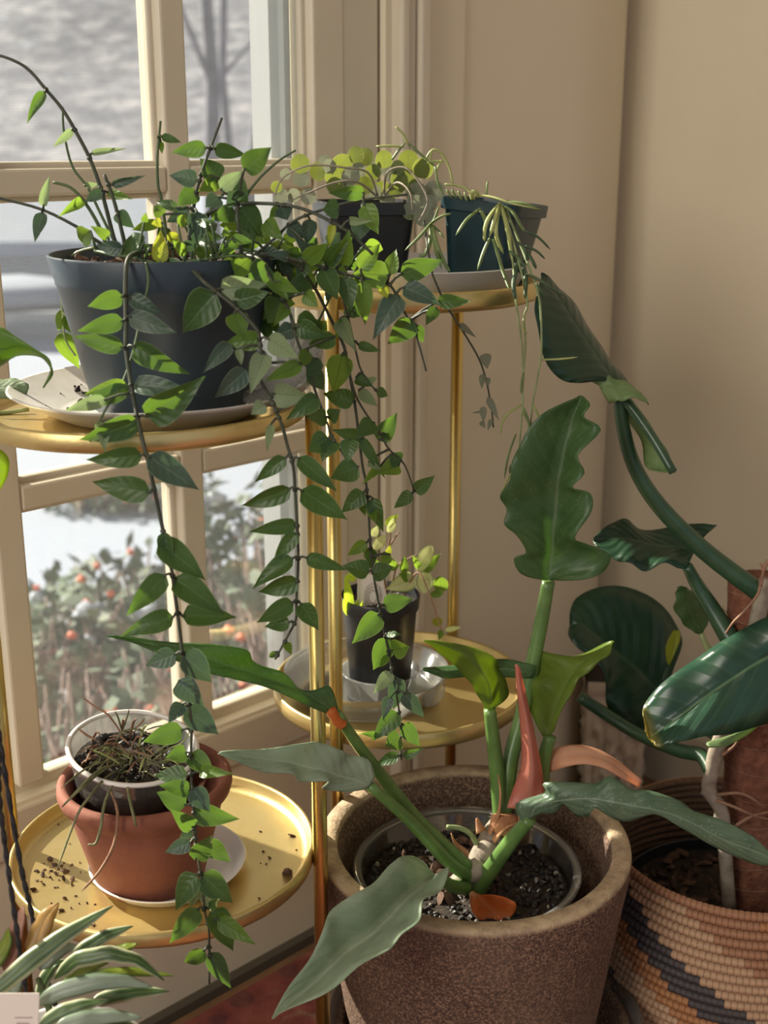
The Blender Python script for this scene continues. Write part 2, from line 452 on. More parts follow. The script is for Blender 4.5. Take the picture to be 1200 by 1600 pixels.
# ------------------------------------------------------------------ geometry helpers
class G:
    """collects vertices, faces and uvs for one mesh"""

    def __init__(self):
        self.v, self.f, self.uv, self.mi = [], [], [], []

    def add(self, verts, faces, uvs=None, mi=0):
        o = len(self.v)
        self.v += [Vector(p) for p in verts]
        for i, f in enumerate(faces):
            self.f.append([k + o for k in f])
            self.mi.append(mi)
            self.uv.append([uvs[k] for k in f] if uvs else [(0, 0)] * len(f))
        return self

    def box(self, c, sx, sy, sz, ax=None, ay=None, az=None, mi=0, taper=1.0):
        ax = ax or Vector((1, 0, 0)); ay = ay or Vector((0, 1, 0)); az = az or Vector((0, 0, 1))
        c = Vector(c)
        vs_ = []
        for k in (-1, 1):
            q = taper if k < 0 else 1.0
            for (i, j) in ((-1, -1), (1, -1), (1, 1), (-1, 1)):
                vs_.append(c + ax * (i * sx / 2 * q) + ay * (j * sy / 2 * q) + az * (k * sz / 2))
        return self.add(vs_, [(3, 2, 1, 0), (4, 5, 6, 7), (0, 1, 5, 4), (1, 2, 6, 5), (2, 3, 7, 6), (3, 0, 4, 7)], mi=mi)

    def lathe(self, prof, seg=64, center=(0, 0, 0), mat=None, close=False, mi=0, wob=None):
        c = Vector(center)
        n = len(prof)
        vs_, fs = [], []
        for (r, z) in prof:
            for k in range(seg):
                a = 2 * math.pi * k / seg
                rr = r * (1 + wob(a, z)) if wob else r
                p = Vector((rr * math.cos(a), rr * math.sin(a), z))
                if mat:
                    p = mat @ p
                vs_.append(p + c)
        rng = range(n) if close else range(n - 1)
        for i in rng:
            i2 = (i + 1) % n
            for k in range(seg):
                k2 = (k + 1) % seg
                fs.append((i * seg + k, i * seg + k2, i2 * seg + k2, i2 * seg + k))
        if not close:
            if prof[0][0] > 1e-6 and prof[0][0] < 0.9e9 and self._cap0:
                fs.append(tuple(range(seg))[::-1])
            if self._cap1:
                fs.append(tuple(range((n - 1) * seg, n * seg)))
        return self.add(vs_, fs, mi=mi)

    _cap0 = False
    _cap1 = False

    def tube(self, pts, rad, seg=7, mi=0, cap=True, flat=1.0):
        pts = [Vector(p) for p in pts]
        n = len(pts)
        if isinstance(rad, (int, float)):
            rad = [rad] * n
        elif len(rad) == 2 and n != 2:
            rad = [rad[0] + (rad[1] - rad[0]) * i / (n - 1) for i in range(n)]
        tang = []
        for i in range(n):
            a = pts[max(i - 1, 0)]
            b = pts[min(i + 1, n - 1)]
            d = b - a
            tang.append(d.normalized() if d.length > 1e-9 else Vector((0, 0, 1)))
        ref = Vector((0, 0, 1)) if abs(tang[0].z) < 0.9 else Vector((1, 0, 0))
        nrm = tang[0].cross(ref).normalized()
        vs_, fs = [], []
        for i in range(n):
            if i:
                q = tang[i - 1].rotation_difference(tang[i])
                nrm = (q @ nrm).normalized()
            bi = tang[i].cross(nrm)
            for k in range(seg):
                a = 2 * math.pi * k / seg
                vs_.append(pts[i] + (nrm * math.cos(a) + bi * (math.sin(a) * flat)) * rad[i])
        for i in range(n - 1):
            for k in range(seg):
                k2 = (k + 1) % seg
                fs.append((i * seg + k, i * seg + k2, (i + 1) * seg + k2, (i + 1) * seg + k))
        if cap:
            fs.append(tuple(range(seg))[::-1])
            fs.append(tuple(range((n - 1) * seg, n * seg)))
        uv = [(i // seg / max(n - 1, 1), (i % seg) / seg) for i in range(n * seg)]
        return self.add(vs_, fs, uv, mi)

    def blob(self, c, r, sq=(1, 1, 1), seed=0, rough=0.25, mi=0, rot=None):
        """small lump: a jittered octahedron-sphere"""
        rnd = random.Random(seed)
        base = [(1, 0, 0), (-1, 0, 0), (0, 1, 0), (0, -1, 0), (0, 0, 1), (0, 0, -1)]
        mids = []
        vs_ = [Vector(b) for b in base]
        ed = {}
        tri = [(0, 2, 4), (2, 1, 4), (1, 3, 4), (3, 0, 4), (2, 0, 5), (1, 2, 5), (3, 1, 5), (0, 3, 5)]
        fs = []

        def mid(a, b):
            k = (min(a, b), max(a, b))
            if k not in ed:
                vs_.append((vs_[a] + vs_[b]).normalized())
                ed[k] = len(vs_) - 1
            return ed[k]
        for a, b, d in tri:
            x, y, z = mid(a, b), mid(b, d), mid(d, a)
            fs += [(a, x, z), (x, b, y), (z, y, d), (x, y, z)]
        out = []
        rm = Matrix.Rotation(rnd.uniform(0, 6.28), 3, Vector((rnd.uniform(-1, 1), rnd.uniform(-1, 1), rnd.uniform(-1, 1))).normalized()) if rot is None else rot
        for p in vs_:
            q = p * (r * (1 + rnd.uniform(-rough, rough)))
            q = Vector((q.x * sq[0], q.y * sq[1], q.z * sq[2]))
            out.append(rm @ q + Vector(c))
        return self.add(out, fs, mi=mi)

    def mesh(self, name, origin=None, smooth=True):
        me = bpy.data.meshes.new(name)
        o = Vector(origin) if origin is not None else Vector((0, 0, 0))
        me.from_pydata([tuple(p - o) for p in self.v], [], self.f)
        uvl = me.uv_layers.new(name='UVMap')
        flat = [c for f in self.uv for uv in f for c in uv]
        uvl.data.foreach_set('uv', flat)
        me.polygons.foreach_set('material_index', self.mi)
        me.polygons.foreach_set('use_smooth', [smooth] * len(self.f))
        me.update()
        return me

    def build(self, name, mat, parent=None, origin=None, smooth=True, sharp=None):
        if parent is not None and origin is None:
            origin = world_loc(parent)
        if origin is None:
            origin = Vector((0, 0, 0))
        me = self.mesh(name, origin, smooth)
        for m_ in (mat if isinstance(mat, (list, tuple)) else [mat]):
            me.materials.append(m_)
        if sharp:
            bm = bmesh.new()
            bm.from_mesh(me)
            for e in bm.edges:
                if len(e.link_faces) == 2 and e.calc_face_angle(0) > sharp:
                    e.smooth = False
            bm.to_mesh(me)
            bm.free()
        ob = bpy.data.objects.new(name, me)
        C.objects.link(ob)
        if parent is not None:
            ob.parent = parent
        else:
            ob.location = origin
        return ob


def world_loc(o):
    v = Vector((0, 0, 0))
    while o is not None:
        v += o.location
        o = o.parent
    return v


def tag(o, label, cat, group=None, kind=None):
    o['label'] = label
    o['category'] = cat
    if group:
        o['group'] = group
    if kind:
        o['kind'] = kind
    return o


def thing(name, label, cat, loc, group=None):
    o = bpy.data.objects.new(name, None)
    o.empty_display_size = 0.05
    C.objects.link(o)
    o.location = loc
    return tag(o, label, cat, group)


def structure(name, o=None, loc=(0, 0, 0)):
    if o is None:
        o = bpy.data.objects.new(name, None)
        C.objects.link(o)
        o.location = loc
    o['kind'] = 'structure'
    return o


def stuff(o):
    o['kind'] = 'stuff'
    return o


def bevel(o, w, seg=2):
    b = o.modifiers.new('bevel', 'BEVEL')
    b.width = w
    b.segments = seg
    b.limit_method = 'ANGLE'
    b.angle_limit = R(35)
    return o


def catmull(pts, sub):
    """smooth polyline through pts (tuples or Vectors)"""
    pts = [Vector(p) for p in pts]
    out = []
    n = len(pts)
    for i in range(n - 1):
        p0, p1, p2, p3 = pts[max(i - 1, 0)], pts[i], pts[i + 1], pts[min(i + 2, n - 1)]
        for k in range(sub):
            t = k / sub
            out.append(0.5 * ((2 * p1) + (p2 - p0) * t + (2 * p0 - 5 * p1 + 4 * p2 - p3) * t * t + (3 * p1 - p0 - 3 * p2 + p3) * t ** 3))
    out.append(pts[-1])
    return out


def pix_path(pts, sub=3):
    """[(u, v, F), ...] -> smooth 3-D path"""
    return catmull([P(*p) for p in pts], sub)


# ------------------------------------------------------------------ leaves
LEAF_MESH = {}


def leaf_mesh(kind, var, mat):
    key = (kind, var, mat)
    if key in LEAF_MESH:
        return LEAF_MESH[key]
    rows, cols = (10, 4)
    g = G()
    curl = {0: 0.10, 1: 0.28, 2: -0.06, 3: 0.42}[var % 4]
    fold = {0: 0.10, 1: 0.20, 2: 0.06, 3: 0.16}[var % 4]
    vs_, fs, uv = [], [], []
    for i in range(rows + 1):
        t = i / rows
        if kind == 'ovate':
            w = (t ** 0.46) * ((1 - t) ** 1.12) * 2.62 * (1.0 if t < 0.75 else 1.0 - 0.5 * (t - 0.75))
        elif kind == 'round':
            w = math.sqrt(max(0, 1 - (2 * t - 1) ** 2)) * (1.0 - 0.1 * t)
        elif kind == 'lance':
            w = (math.sin(math.pi * min(1, t ** 0.8))) ** 0.75
        else:
            w = math.sin(math.pi * t) ** 0.6
        if i == 0:
            w = 0.05
        if i == rows:
            w = 0.0 if kind != 'round' else 0.12
        for j in range(cols + 1):
            y = (j / cols - 0.5) * w
            yy = abs(j / cols - 0.5) * 2
            z = fold * yy * w * 0.45 - curl * t * t + 0.018 * math.sin(9 * t + (2.0 if j > 2 else 0)) * yy
            vs_.append((t, y, z))
            uv.append((t, j / cols))
    for i in range(rows):
        for j in range(cols):
            a = i * (cols + 1) + j
            fs.append((a, a + cols + 1, a + cols + 2, a + 1))
    g.add(vs_, fs, uv)
    me = g.mesh('leaf_' + kind)
    me.materials.append(M[mat])
    LEAF_MESH[key] = me
    return me


def put_leaf(parent, B, T, wpx, kind='ovate', mat='hoya', var=0, roll=0.0, name='leaf'):
    """leaf blade from base point B to tip T, wpx = width seen in the photograph"""
    x = T - B
    L = x.length
    x.normalize()
    mid = (B + T) / 2
    vd = (Vector((0, 0, CAM_H)) - mid).normalized()
    n = (vd - x * vd.dot(x))
    if n.length < 1e-4:
        n = Vector((0, 0, 1))
    n.normalize()
    n = Matrix.Rotation(roll, 3, x) @ n
    y = n.cross(x).normalized()
    Z = proj(mid)[2]
    W = wpx * Z / FPX / max(0.55, math.cos(roll)) * (1.14 if kind == 'ovate' else 1.0)
    o = bpy.data.objects.new(name, leaf_mesh(kind, var, mat))
    mw = Matrix(((x.x * L, y.x * W, n.x * L, B.x), (x.y * L, y.y * W, n.y * L, B.y), (x.z * L, y.z * W, n.z * L, B.z), (0, 0, 0, 1)))
    C.objects.link(o)
    o.parent = parent
    o.matrix_local = Matrix.Translation(-world_loc(parent)) @ mw
    return o


def loft_leaf(name, rows, F0, F1, eL, eR, mat, parent, sub=4, cup=0.0, wave=0.0, thick=0.0009, Fm=None, curve=None):
    """large blade from rows of (left edge, midrib, right edge) with its own depth along and across"""
    n = len(rows)
    Ls, Ms, Rs = [], [], []
    for i, (l, m_, r) in enumerate(rows):
        t = i / (n - 1)
        if Fm is not None:
            f = (1 - t) * (1 - t) * F0 + 2 * t * (1 - t) * Fm + t * t * F1
        else:
            f = F0 + (F1 - F0) * t
        k = math.sin(math.pi * min(1, 0.08 + t * 0.92)) ** 0.5 if 0 < t < 1 else 0
        Ls.append(P(l[0], l[1], f + eL * k))
        Ms.append(P(m_[0], m_[1], f))
        Rs.append(P(r[0], r[1], f + eR * k))
    Ls, Ms, Rs = catmull(Ls, sub), catmull(Ms, sub), catmull(Rs, sub)
    half = 4
    vs_, uv, fs = [], [], []
    K = 2 * half + 1
    cnt = len(Ms)
    for i in range(cnt):
        t = i / (cnt - 1)
        nl = (Rs[i] - Ls[i])
        tg = Ms[min(i + 1, cnt - 1)] - Ms[max(i - 1, 0)]
        nr = nl.cross(tg)
        if nr.length > 1e-9:
            nr.normalize()
        if nr.dot(Vector((0, 0, CAM_H)) - Ms[i]) < 0:
            nr = -nr
        for j in range(K):
            if j < half:
                s = 1 - j / half
                p = Ms[i].lerp(Ls[i], s)
            else:
                s = (j - half) / half
                p = Ms[i].lerp(Rs[i], s)
            wd = nl.length
            p = p + nr * (cup * wd * math.sin(math.pi * s) * 0.5 + wave * s * math.sin(t * 21 + (1.3 if j < half else 0)))
            vs_.append(p)
            uv.append((t, j / (K - 1)))
    for i in range(cnt - 1):
        for j in range(K - 1):
            a = i * K + j
            fs.append((a, a + K, a + K + 1, a + 1))
    g = G()
    g.add(vs_, fs, uv)
    o = g.build(name, M[mat], parent)
    if thick:
        s = o.modifiers.new('thickness', 'SOLIDIFY')
        s.thickness = thick
        s.offset = 0
    return o

# ================================================================== THE SETTING
def wall_box(g, t0, t1, z0, z1, m0, m1, mi=0):
    c = WP((t0 + t1) / 2, (m0 + m1) / 2, (z0 + z1) / 2)
    g.box(c, t1 - t0, abs(m1 - m0), z1 - z0, WD, -WN, Vector((0, 0, 1)), mi)
    return g


CEIL = 2.45
T_COR = 0.815           # the right wall
T_BEND, R_BEND = 0.62, 0.319   # bend shaped to make the window wall shade darker towards it
WIN_L, WIN_R, WIN_B, WIN_T = -1.17, 0.243, 0.322, 1.75
g = G()
wall_box(g, -3.2, T_BEND, 0, 0.235, -0.14, 0)
wall_box(g, -3.2, T_BEND, 0.235, WIN_B, -0.045, 0)
wall_box(g, -3.2, T_BEND, WIN_T, CEIL, -0.14, 0)
wall_box(g, -3.2, WIN_L, WIN_B, WIN_T, -0.14, 0)
wall_box(g, 0.300, T_BEND, WIN_B, WIN_T, -0.14, 0)
arc = [R(44) * k / 24 for k in range(25)]
cv = [WP(T_BEND + R_BEND * math.sin(a), R_BEND * (math.cos(a) - 1), z) for a in arc for z in (0, CEIL)]
cv += [WP(T_BEND + R_BEND * math.sin(a), R_BEND * (math.cos(a) - 1) - 0.14, z) for a in arc for z in (0, CEIL)]
nb = 2 * len(arc)
cf = [(2 * k, 2 * k + 2, 2 * k + 3, 2 * k + 1) for k in range(24)] + [(nb + 2 * k, nb + 2 * k + 1, nb + 2 * k + 3, nb + 2 * k + 2) for k in range(24)]
g.add(cv, cf)
wall_box(g, WIN_R - 0.01, 0.300, WIN_B, WIN_T, -0.14, -0.012)
structure('wall_left', g.build('wall_left', M['wall'], smooth=True, sharp=R(20)))
g = G()
c = WP(T_COR + 0.06, 1.5, CEIL / 2)
g.box(c, 0.12, 4.0, CEIL, WD, -WN, Vector((0, 0, 1)))
structure('wall_right', g.build('wall_right', M['wall'], smooth=False))
g = G()
g.box(WP(-1.2, 1.6, -0.03), 4.2, 3.8, 0.06, WD, -WN, Vector((0, 0, 1)))
structure('floor', g.build('floor', M['floor'], smooth=False))
g = G()
g.box(WP(-1.2, 1.6, CEIL + 0.05), 4.2, 3.8, 0.1, WD, -WN, Vector((0, 0, 1)))
structure('ceiling', g.build('ceiling', M['ceiling'], smooth=False))
g = G()
wall_box(g, -3.2, T_BEND, 0.0, 0.012, 0, 0.012)
bb = g.build('baseboard_left', surf('baseboard_dark_edge', (0.09, 0.075, 0.055), None, rough=0.6), smooth=False)
structure('baseboard_left', bb)
g = G()
g.box(WP(T_COR - 0.008, 1.7, 0.045), 0.016, 3.4, 0.09, WD, -WN, Vector((0, 0, 1)))
structure('baseboard_right', g.build('baseboard_right', M['trim'], smooth=False))

# window trim to the right of the sash: flat jamb, shadow gap, moulded casing
g = G()
wall_box(g, 0.246, 0.296, 0.012, WIN_T, -0.014, -0.007)
structure('trim_1', bevel(g.build('trim_1', M['trim'], smooth=False), 0.002))
g = G()
wall_box(g, 0.294, 0.311, 0.012, WIN_T, -0.014, -0.0095)
structure('trim_2', g.build('trim_2', M['groove'], smooth=False))
g = G()
wall_box(g, 0.309, 0.322, 0.012, WIN_T + 0.05, -0.005, 0.016)
wall_box(g, 0.322, 0.335, 0.012, WIN_T + 0.05, -0.005, 0.012)
wall_box(g, 0.335, 0.352, 0.012, WIN_T + 0.05, -0.005, 0.018)
structure('trim_3', bevel(g.build('trim_3', M['sash'], smooth=False), 0.004, 3))

g = G()
wall_box(g, 0.352, 0.418, 0.012, CEIL, -0.005, 0.005)
structure('trim_4', bevel(g.build('trim_4', M['wall'], smooth=False), 0.002))

# the window: one sash with muntins, panes and an insect screen outside
win = structure('window_1', None, WP(-0.46, 0, WIN_B))
VM = [0.037, -0.163, -0.363, -0.563, -0.763, -0.963]
HM = [0.612, 0.887, 1.162, 1.437]


def sash_bar(name, t0, t1, z0, z1):
    g = G()
    wall_box(g, t0, t1, z0, z1, -0.034, -0.006)
    e = 0.0055
    wall_box(g, t0 - (e if t1 - t0 < z1 - z0 else 0), t1 + (e if t1 - t0 < z1 - z0 else 0), z0 - (e if t1 - t0 > z1 - z0 else 0), z1 + (e if t1 - t0 > z1 - z0 else 0), -0.036, -0.018)
    return bevel(g.build(name, M['sash'], win, smooth=False), 0.0025)


for t in VM:
    sash_bar('muntin', t - 0.0135, t + 0.0135, WIN_B + 0.01, WIN_T - 0.02)
edges = [WIN_L + 0.03] + sorted(VM) + [0.215]
for z in HM:
    for a, b in zip(edges[:-1], edges[1:]):
        if b > -0.5 or True:
            sash_bar('crossbar', a + 0.0135, b - 0.0135, z - 0.0115, z + 0.0115)
sash_bar('stile', 0.205, WIN_R + 0.004, WIN_B, WIN_T)
sash_bar('stile', WIN_L - 0.01, WIN_L + 0.045, WIN_B, WIN_T)
g = G()
wall_box(g, WIN_L - 0.02, WIN_R + 0.05, 0.268, 0.318, -0.01, 0.004)
wall_box(g, WIN_L - 0.02, WIN_R + 0.01, 0.305, 0.333, -0.036, -0.016)
bevel(g.build('bottom_rail', M['sash'], win, smooth=False), 0.003)
sash_bar('top_rail', WIN_L, WIN_R, WIN_T - 0.05, WIN_T)
g = G()
wall_box(g, 0.180, 0.206, WIN_B, WIN_T, -0.075, -0.045)
wall_box(g, 0.192, 0.20, WIN_B, WIN_T, -0.075, -0.036)
g.build('outer_frame', M['white_trim'], win, smooth=False)
zs = [WIN_B] + HM + [WIN_T - 0.05]
for a, b in zip(edges[:-1], edges[1:]):
    for z0, z1 in zip(zs[:-1], zs[1:]):
        g = G()
        wall_box(g, a, b, z0, z1, -0.0275, -0.025)
        g.build('pane', M['glass'], win, smooth=False)
g = G()
q = [WP(WIN_L, -0.062, WIN_B), WP(0.19, -0.062, WIN_B), WP(0.19, -0.062, WIN_T), WP(WIN_L, -0.062, WIN_T)]
g.add(q, [(0, 1, 2, 3)], [(0, 0), (0.19 - WIN_L, 0), (0.19 - WIN_L, WIN_T - WIN_B), (0, WIN_T - WIN_B)])
g.build('insect_screen', M['screen'], win, smooth=False)

# rug
g = G()
g.box(WP(-0.9, 1.36, 0.004), 3.24, 2.66, 0.008, WD, -WN, Vector((0, 0, 1)))
rug = g.build('rug', M['rug'], origin=WP(-0.9, 1.36, 0), smooth=False)
tag(rug, 'red patterned wool rug lying on the floor below the window wall', 'rug')

# ------------------------------------------------------------------ outdoors, snow and trees
g = G()
nx, ny = 60, 60


def terrain(x, y):
    z = -1.0 + 0.10 * noise.noise(Vector((x * 0.3, y * 0.3, 0)))
    d = max(0, y - 24 + 0.25 * x)
    z += 0.0052 * d * d + 0.05 * d + 1.2 * min(1, d / 15) * noise.noise(Vector((x * 0.09, y * 0.09, 3)))
    return z


vs_, fs = [], []
for i in range(nx + 1):
    for j in range(ny + 1):
        x = -55 + 80 * i / nx
        y = 2.4 + 90 * (j / ny) ** 1.7
        x = x * (0.25 + 0.75 * j / ny)
        vs_.append((x, y, terrain(x, y)))
for i in range(nx):
    for j in range(ny):
        a = i * (ny + 1) + j
        fs.append((a, a + ny + 1, a + ny + 2, a + 1))
g.add(vs_, fs)


def ground_mat():
    m, t, out = nt('snow_and_leaf_litter')
    b = N(t, 'BsdfPrincipled')
    b.inputs['Roughness'].default_value = 0.85
    tc = N(t, 'TexCoord')
    sp = N(t, 'SeparateXYZ')
    t.links.new(tc.outputs['Object'], sp.inputs[0])
    far = math_n(t, 'MULTIPLY', math_n(t, 'SUBTRACT', sp.outputs[2], -0.35), 1.4, True)
    n1 = noise_tex(t, 0.55, 8, 0.7)
    patch = ramp(t, n1, [(0.60, (1, 1, 1)), (0.74, (0.25, 0.25, 0.25))])
    n2 = noise_tex(t, 0.8, 8, 0.8)
    wood = ramp(t, n2, [(0.38, (0.035, 0.045, 0.075)), (0.5, (0.12, 0.125, 0.16)), (0.61, (0.33, 0.32, 0.34))])
    gl_ = math_n(t, 'MULTIPLY', math_n(t, 'ADD', sp.outputs[0], 4.6), 0.8, True)
    gl_ = math_n(t, 'MULTIPLY', gl_, math_n(t, 'MULTIPLY', math_n(t, 'SUBTRACT', 46.0, sp.outputs[1]), 0.3, True))
    f = math_n(t, 'MULTIPLY', math_n(t, 'MULTIPLY', far, patch), math_n(t, 'SUBTRACT', 1.0, math_n(t, 'MULTIPLY', gl_, 0.8)))
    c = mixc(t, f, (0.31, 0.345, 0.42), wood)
    n3 = noise_tex(t, 9, 8, 0.75)
    bed = math_n(t, 'MULTIPLY', math_n(t, 'SUBTRACT', 5.2, sp.outputs[1]), 1.6, True)
    c = mixc(t, bed, c, ramp(t, n3, [(0.35, (0.10, 0.075, 0.065)), (0.6, (0.24, 0.19, 0.17))]))
    t.links.new(c, b.inputs['Base Color'])
    t.links.new(b.outputs[0], out.inputs[0])
    return m


structure('snowy_ground', g.build('snowy_ground', ground_mat()))

bark_m = surf('winter_bark', (0.11, 0.115, 0.15), (0.18, 0.18, 0.215), 5, 0.9)


def tree(x, y, h, lean, r, seed, label):
    rnd = random.Random(seed)
    z0 = terrain(x, y) - 0.05
    t = thing('bare_tree', label, 'tree', (x, y, z0), 'bare trees on the snowy slope')
    g = G()
    pts = [Vector((x + lean * h * (k / 6) ** 1.5 + rnd.uniform(-.04, .04) * k, y, z0 + h * k / 6)) for k in range(7)]
    g.tube(pts, (r, r * 0.25), 7)
    g.build('trunk', bark_m, t)
    for k in range(7):
        i = rnd.randint(2, 5)
        b = pts[i]
        a = rnd.uniform(0, 6.28)
        l = h * rnd.uniform(0.16, 0.32)
        d = Vector((math.cos(a) * 0.8, math.sin(a) * 0.5, 0.75))
        g = G()
        g.tube([b, b + d * l * 0.5 + Vector((0, 0, 0.05 * l)), b + d * l + Vector((0, 0, 0.25 * l))], (r * 0.38, r * 0.1), 5)
        g.build('branch', bark_m, t)


TREE_LABEL = ['bare grey tree just right of the thick middle muntin, nearest of the trees', 'thin bare tree leaning left between two stouter ones in the right upper pane',
              'bare tree leaning right in the middle of the right upper pane', 'bare upright tree close to the right window frame, far up the slope']
# (u at the horizon, distance, height, lean, radius)
for k, (u, F, h, ln, r) in enumerate([(338, 17, 8, 0.02, 0.13), (368, 22, 9, -0.03, 0.10), (392, 15, 8, 0.11, 0.11), (445, 26, 10, 0.02, 0.12)]):
    tree((u - 600) / FPX * F * 0.99, F, h, ln, r, 50 + k, TREE_LABEL[k])

# snow covered shed
shed = thing('garden_shed', 'low garden shed under thick snow beyond the window', 'shed', (-4.1, 14.0, -1.0))
g = G()
g.box((-4.1, 14.0, -0.55), 3.0, 2.4, 0.95)
g.build('shed_wall', surf('pale_boards', (0.40, 0.42, 0.46), None, rough=0.8), shed, smooth=False)
g = G()
x0, x1 = -5.8, -2.4
g.add([(x0, 12.5, -0.15), (x1, 12.5, -0.15), (x1, 14.0, 0.52), (x0, 14.0, 0.52), (x0, 15.5, -0.15), (x1, 15.5, -0.15),
       (x0, 12.5, -0.02), (x1, 12.5, -0.02), (x1, 14.0, 0.68), (x0, 14.0, 0.68), (x0, 15.5, -0.02), (x1, 15.5, -0.02)],
      [(0, 1, 7, 6), (6, 7, 8, 9), (9, 8, 11, 10), (10, 11, 5, 4), (0, 6, 9, 3), (3, 9, 10, 4), (1, 2, 8, 7), (2, 5, 11, 8), (0, 3, 2, 1), (3, 4, 5, 2)])
g.build('snow_roof', M['snow'], shed, smooth=False)
g = G()
g.box((-2.95, 9.8, -0.62), 1.9, 1.3, 0.75)
g.box((-2.95, 9.8, -0.18), 2.1, 1.5, 0.16)
t = thing('garden_table', 'snow heaped garden table standing on the white lawn', 'table', (-2.95, 9.8, -1.0))
gb = G(); gb.box((-2.95, 9.8, -0.3), 1.9, 1.3, 0.06)
gb.build('tabletop', surf('grey_wood', (0.30, 0.31, 0.33), None, rough=0.8), t, smooth=False)
for sx in (-1, 1):
    for sy in (-1, 1):
        gl = G(); gl.box((-2.95 + sx * 0.85, 9.8 + sy * 0.55, -0.66), 0.07, 0.07, 0.7)
        gl.build('leg', M['bark'], t, smooth=False)
gs = G()
gs.blob((-2.95, 9.8, -0.22), 0.95, (1, 0.7, 0.16), 3, 0.04, rot=Matrix.Identity(3))
gs.build('snow_cap', M['snow'], t)

# shrubs under the window, with red berries
leafy = surf('evergreen_foliage', (0.045, 0.075, 0.045), (0.13, 0.17, 0.11), 30, 0.7)
twig = surf('brown_twigs', (0.17, 0.115, 0.10), (0.30, 0.22, 0.20), 20, 0.85)
berry = surf('red_berries', (0.62, 0.10, 0.05), (0.75, 0.2, 0.09), 30, 0.5)


def shrub(u, v, F, h, w, green, label, seed):
    rnd = random.Random(seed)
    top = P(u, v, F)
    x, y = top.x, top.y
    z0 = -1.02
    hh = top.z - z0
    t = thing('garden_shrub', label, 'shrub', (x, y, z0))
    g = G()
    for k in range(150):
        a = rnd.uniform(0, 6.28)
        rr = w * math.sqrt(rnd.random()) * 0.9
        e = Vector((x + rr * math.cos(a), y + rr * math.sin(a) * 0.6, z0 + hh * rnd.uniform(0.55, 1.0) * (1 - 0.25 * (rr / w) ** 2)))
        b = Vector((x + rr * 0.3 * math.cos(a), y + rr * 0.2 * math.sin(a), z0))
        m_ = b.lerp(e, 0.6) + Vector((rnd.uniform(-.08, .08), rnd.uniform(-.08, .08), 0.03))
        g.tube([b, m_, e], (0.010, 0.003), 4)
    stuff(g.build('twigs', twig, t))
    if green:
        g = G()
        for k in range(int(900 * green)):
            a = rnd.uniform(0, 6.28)
            rr = w * rnd.random() ** 0.5
            zz = z0 + hh * (rnd.uniform(0.45, 1.0) * (1 - 0.3 * (rr / w) ** 2))
            p = Vector((x + rr * math.cos(a), y + rr * math.sin(a) * 0.6, zz))
            d = Vector((rnd.uniform(-1, 1), rnd.uniform(-1, 1), rnd.uniform(-.6, 1))).normalized()
            s = d.cross(Vector((rnd.uniform(-1, 1), rnd.uniform(-1, 1), 1))).normalized()
            l = rnd.uniform(0.05, 0.09)
            g.add([p, p + d * l * 0.5 + s * l * 0.3, p + d * l, p + d * l * 0.5 - s * l * 0.3], [(0, 1, 2, 3)])
        stuff(g.build('foliage', leafy, t, smooth=False))
        g = G()
        for k in range(6 if green > 0.45 else 1):
            a = rnd.uniform(0, 6.28)
            rr = w * rnd.random() ** 0.5 * 0.8
            g.blob((x + rr * math.cos(a), y + rr * math.sin(a) * 0.6, z0 + hh * (0.97 - 0.3 * (rr / w) ** 2)), rnd.uniform(0.015, 0.04), (1, 1, 0.5), seed * 7 + k, 0.2)
        g.build('snow_clump', M['snow'], t)
    g = G()
    for k in range(13):
        a = rnd.uniform(0, 6.28)
        rr = w * rnd.random() ** 0.5
        g.blob((x + rr * math.cos(a), y + rr * math.sin(a) * 0.6, z0 + hh * rnd.uniform(0.5, 0.98) * (1 - 0.25 * (rr / w) ** 2)), 0.013, (1, 1, 1), seed * 11 + k, 0.2)
    stuff(g.build('berries', berry, t))


shrub(215, 850, 3.7, 1, 0.42, 1.0, 'dark evergreen shrub flecked with snow left of the thick middle muntin', 1)
shrub(120, 910, 3.3, 1, 0.36, 0.7, 'low evergreen shrub with orange berries behind the terracotta pot plant', 2)
shrub(392, 735, 3.3, 1, 0.26, 0.8, 'tall shrub with red berries seen through the right lower pane', 3)
shrub(470, 770, 3.0, 1, 0.26, 0.3, 'twiggy reddish shrub hard by the right window frame', 4)
shrub(300, 970, 2.75, 1, 0.40, 0.15, 'brown bare twig thicket below the evergreen shrubs', 5)
shrub(80, 1040, 2.6, 1, 0.40, 0.1, 'brown bare twig thicket at the left behind the grassy pot', 6)
shrub(430, 930, 2.6, 1, 0.36, 0.15, 'brown bare twig thicket beyond the gold poles', 7)
shrub(190, 740, 6.6, 1, 0.5, 0.5, 'small round shrub poking through the snow farther off', 8)

# ================================================================== PLANT STANDS
def tray_profile(r, zb, zt):
    return [(0.0001, zb), (r - 0.006, zb), (r - 0.001, zb + 0.002), (r, zb + 0.005), (r, zt - 0.0015), (r - 0.0012, zt), (r - 0.0032, zt), (r - 0.0042, zt - 0.0015),
            (r - 0.005, zb + 0.008), (r - 0.009, zb + 0.0038), (r - 0.012, zb + 0.0032), (0.0001, zb + 0.0032)]


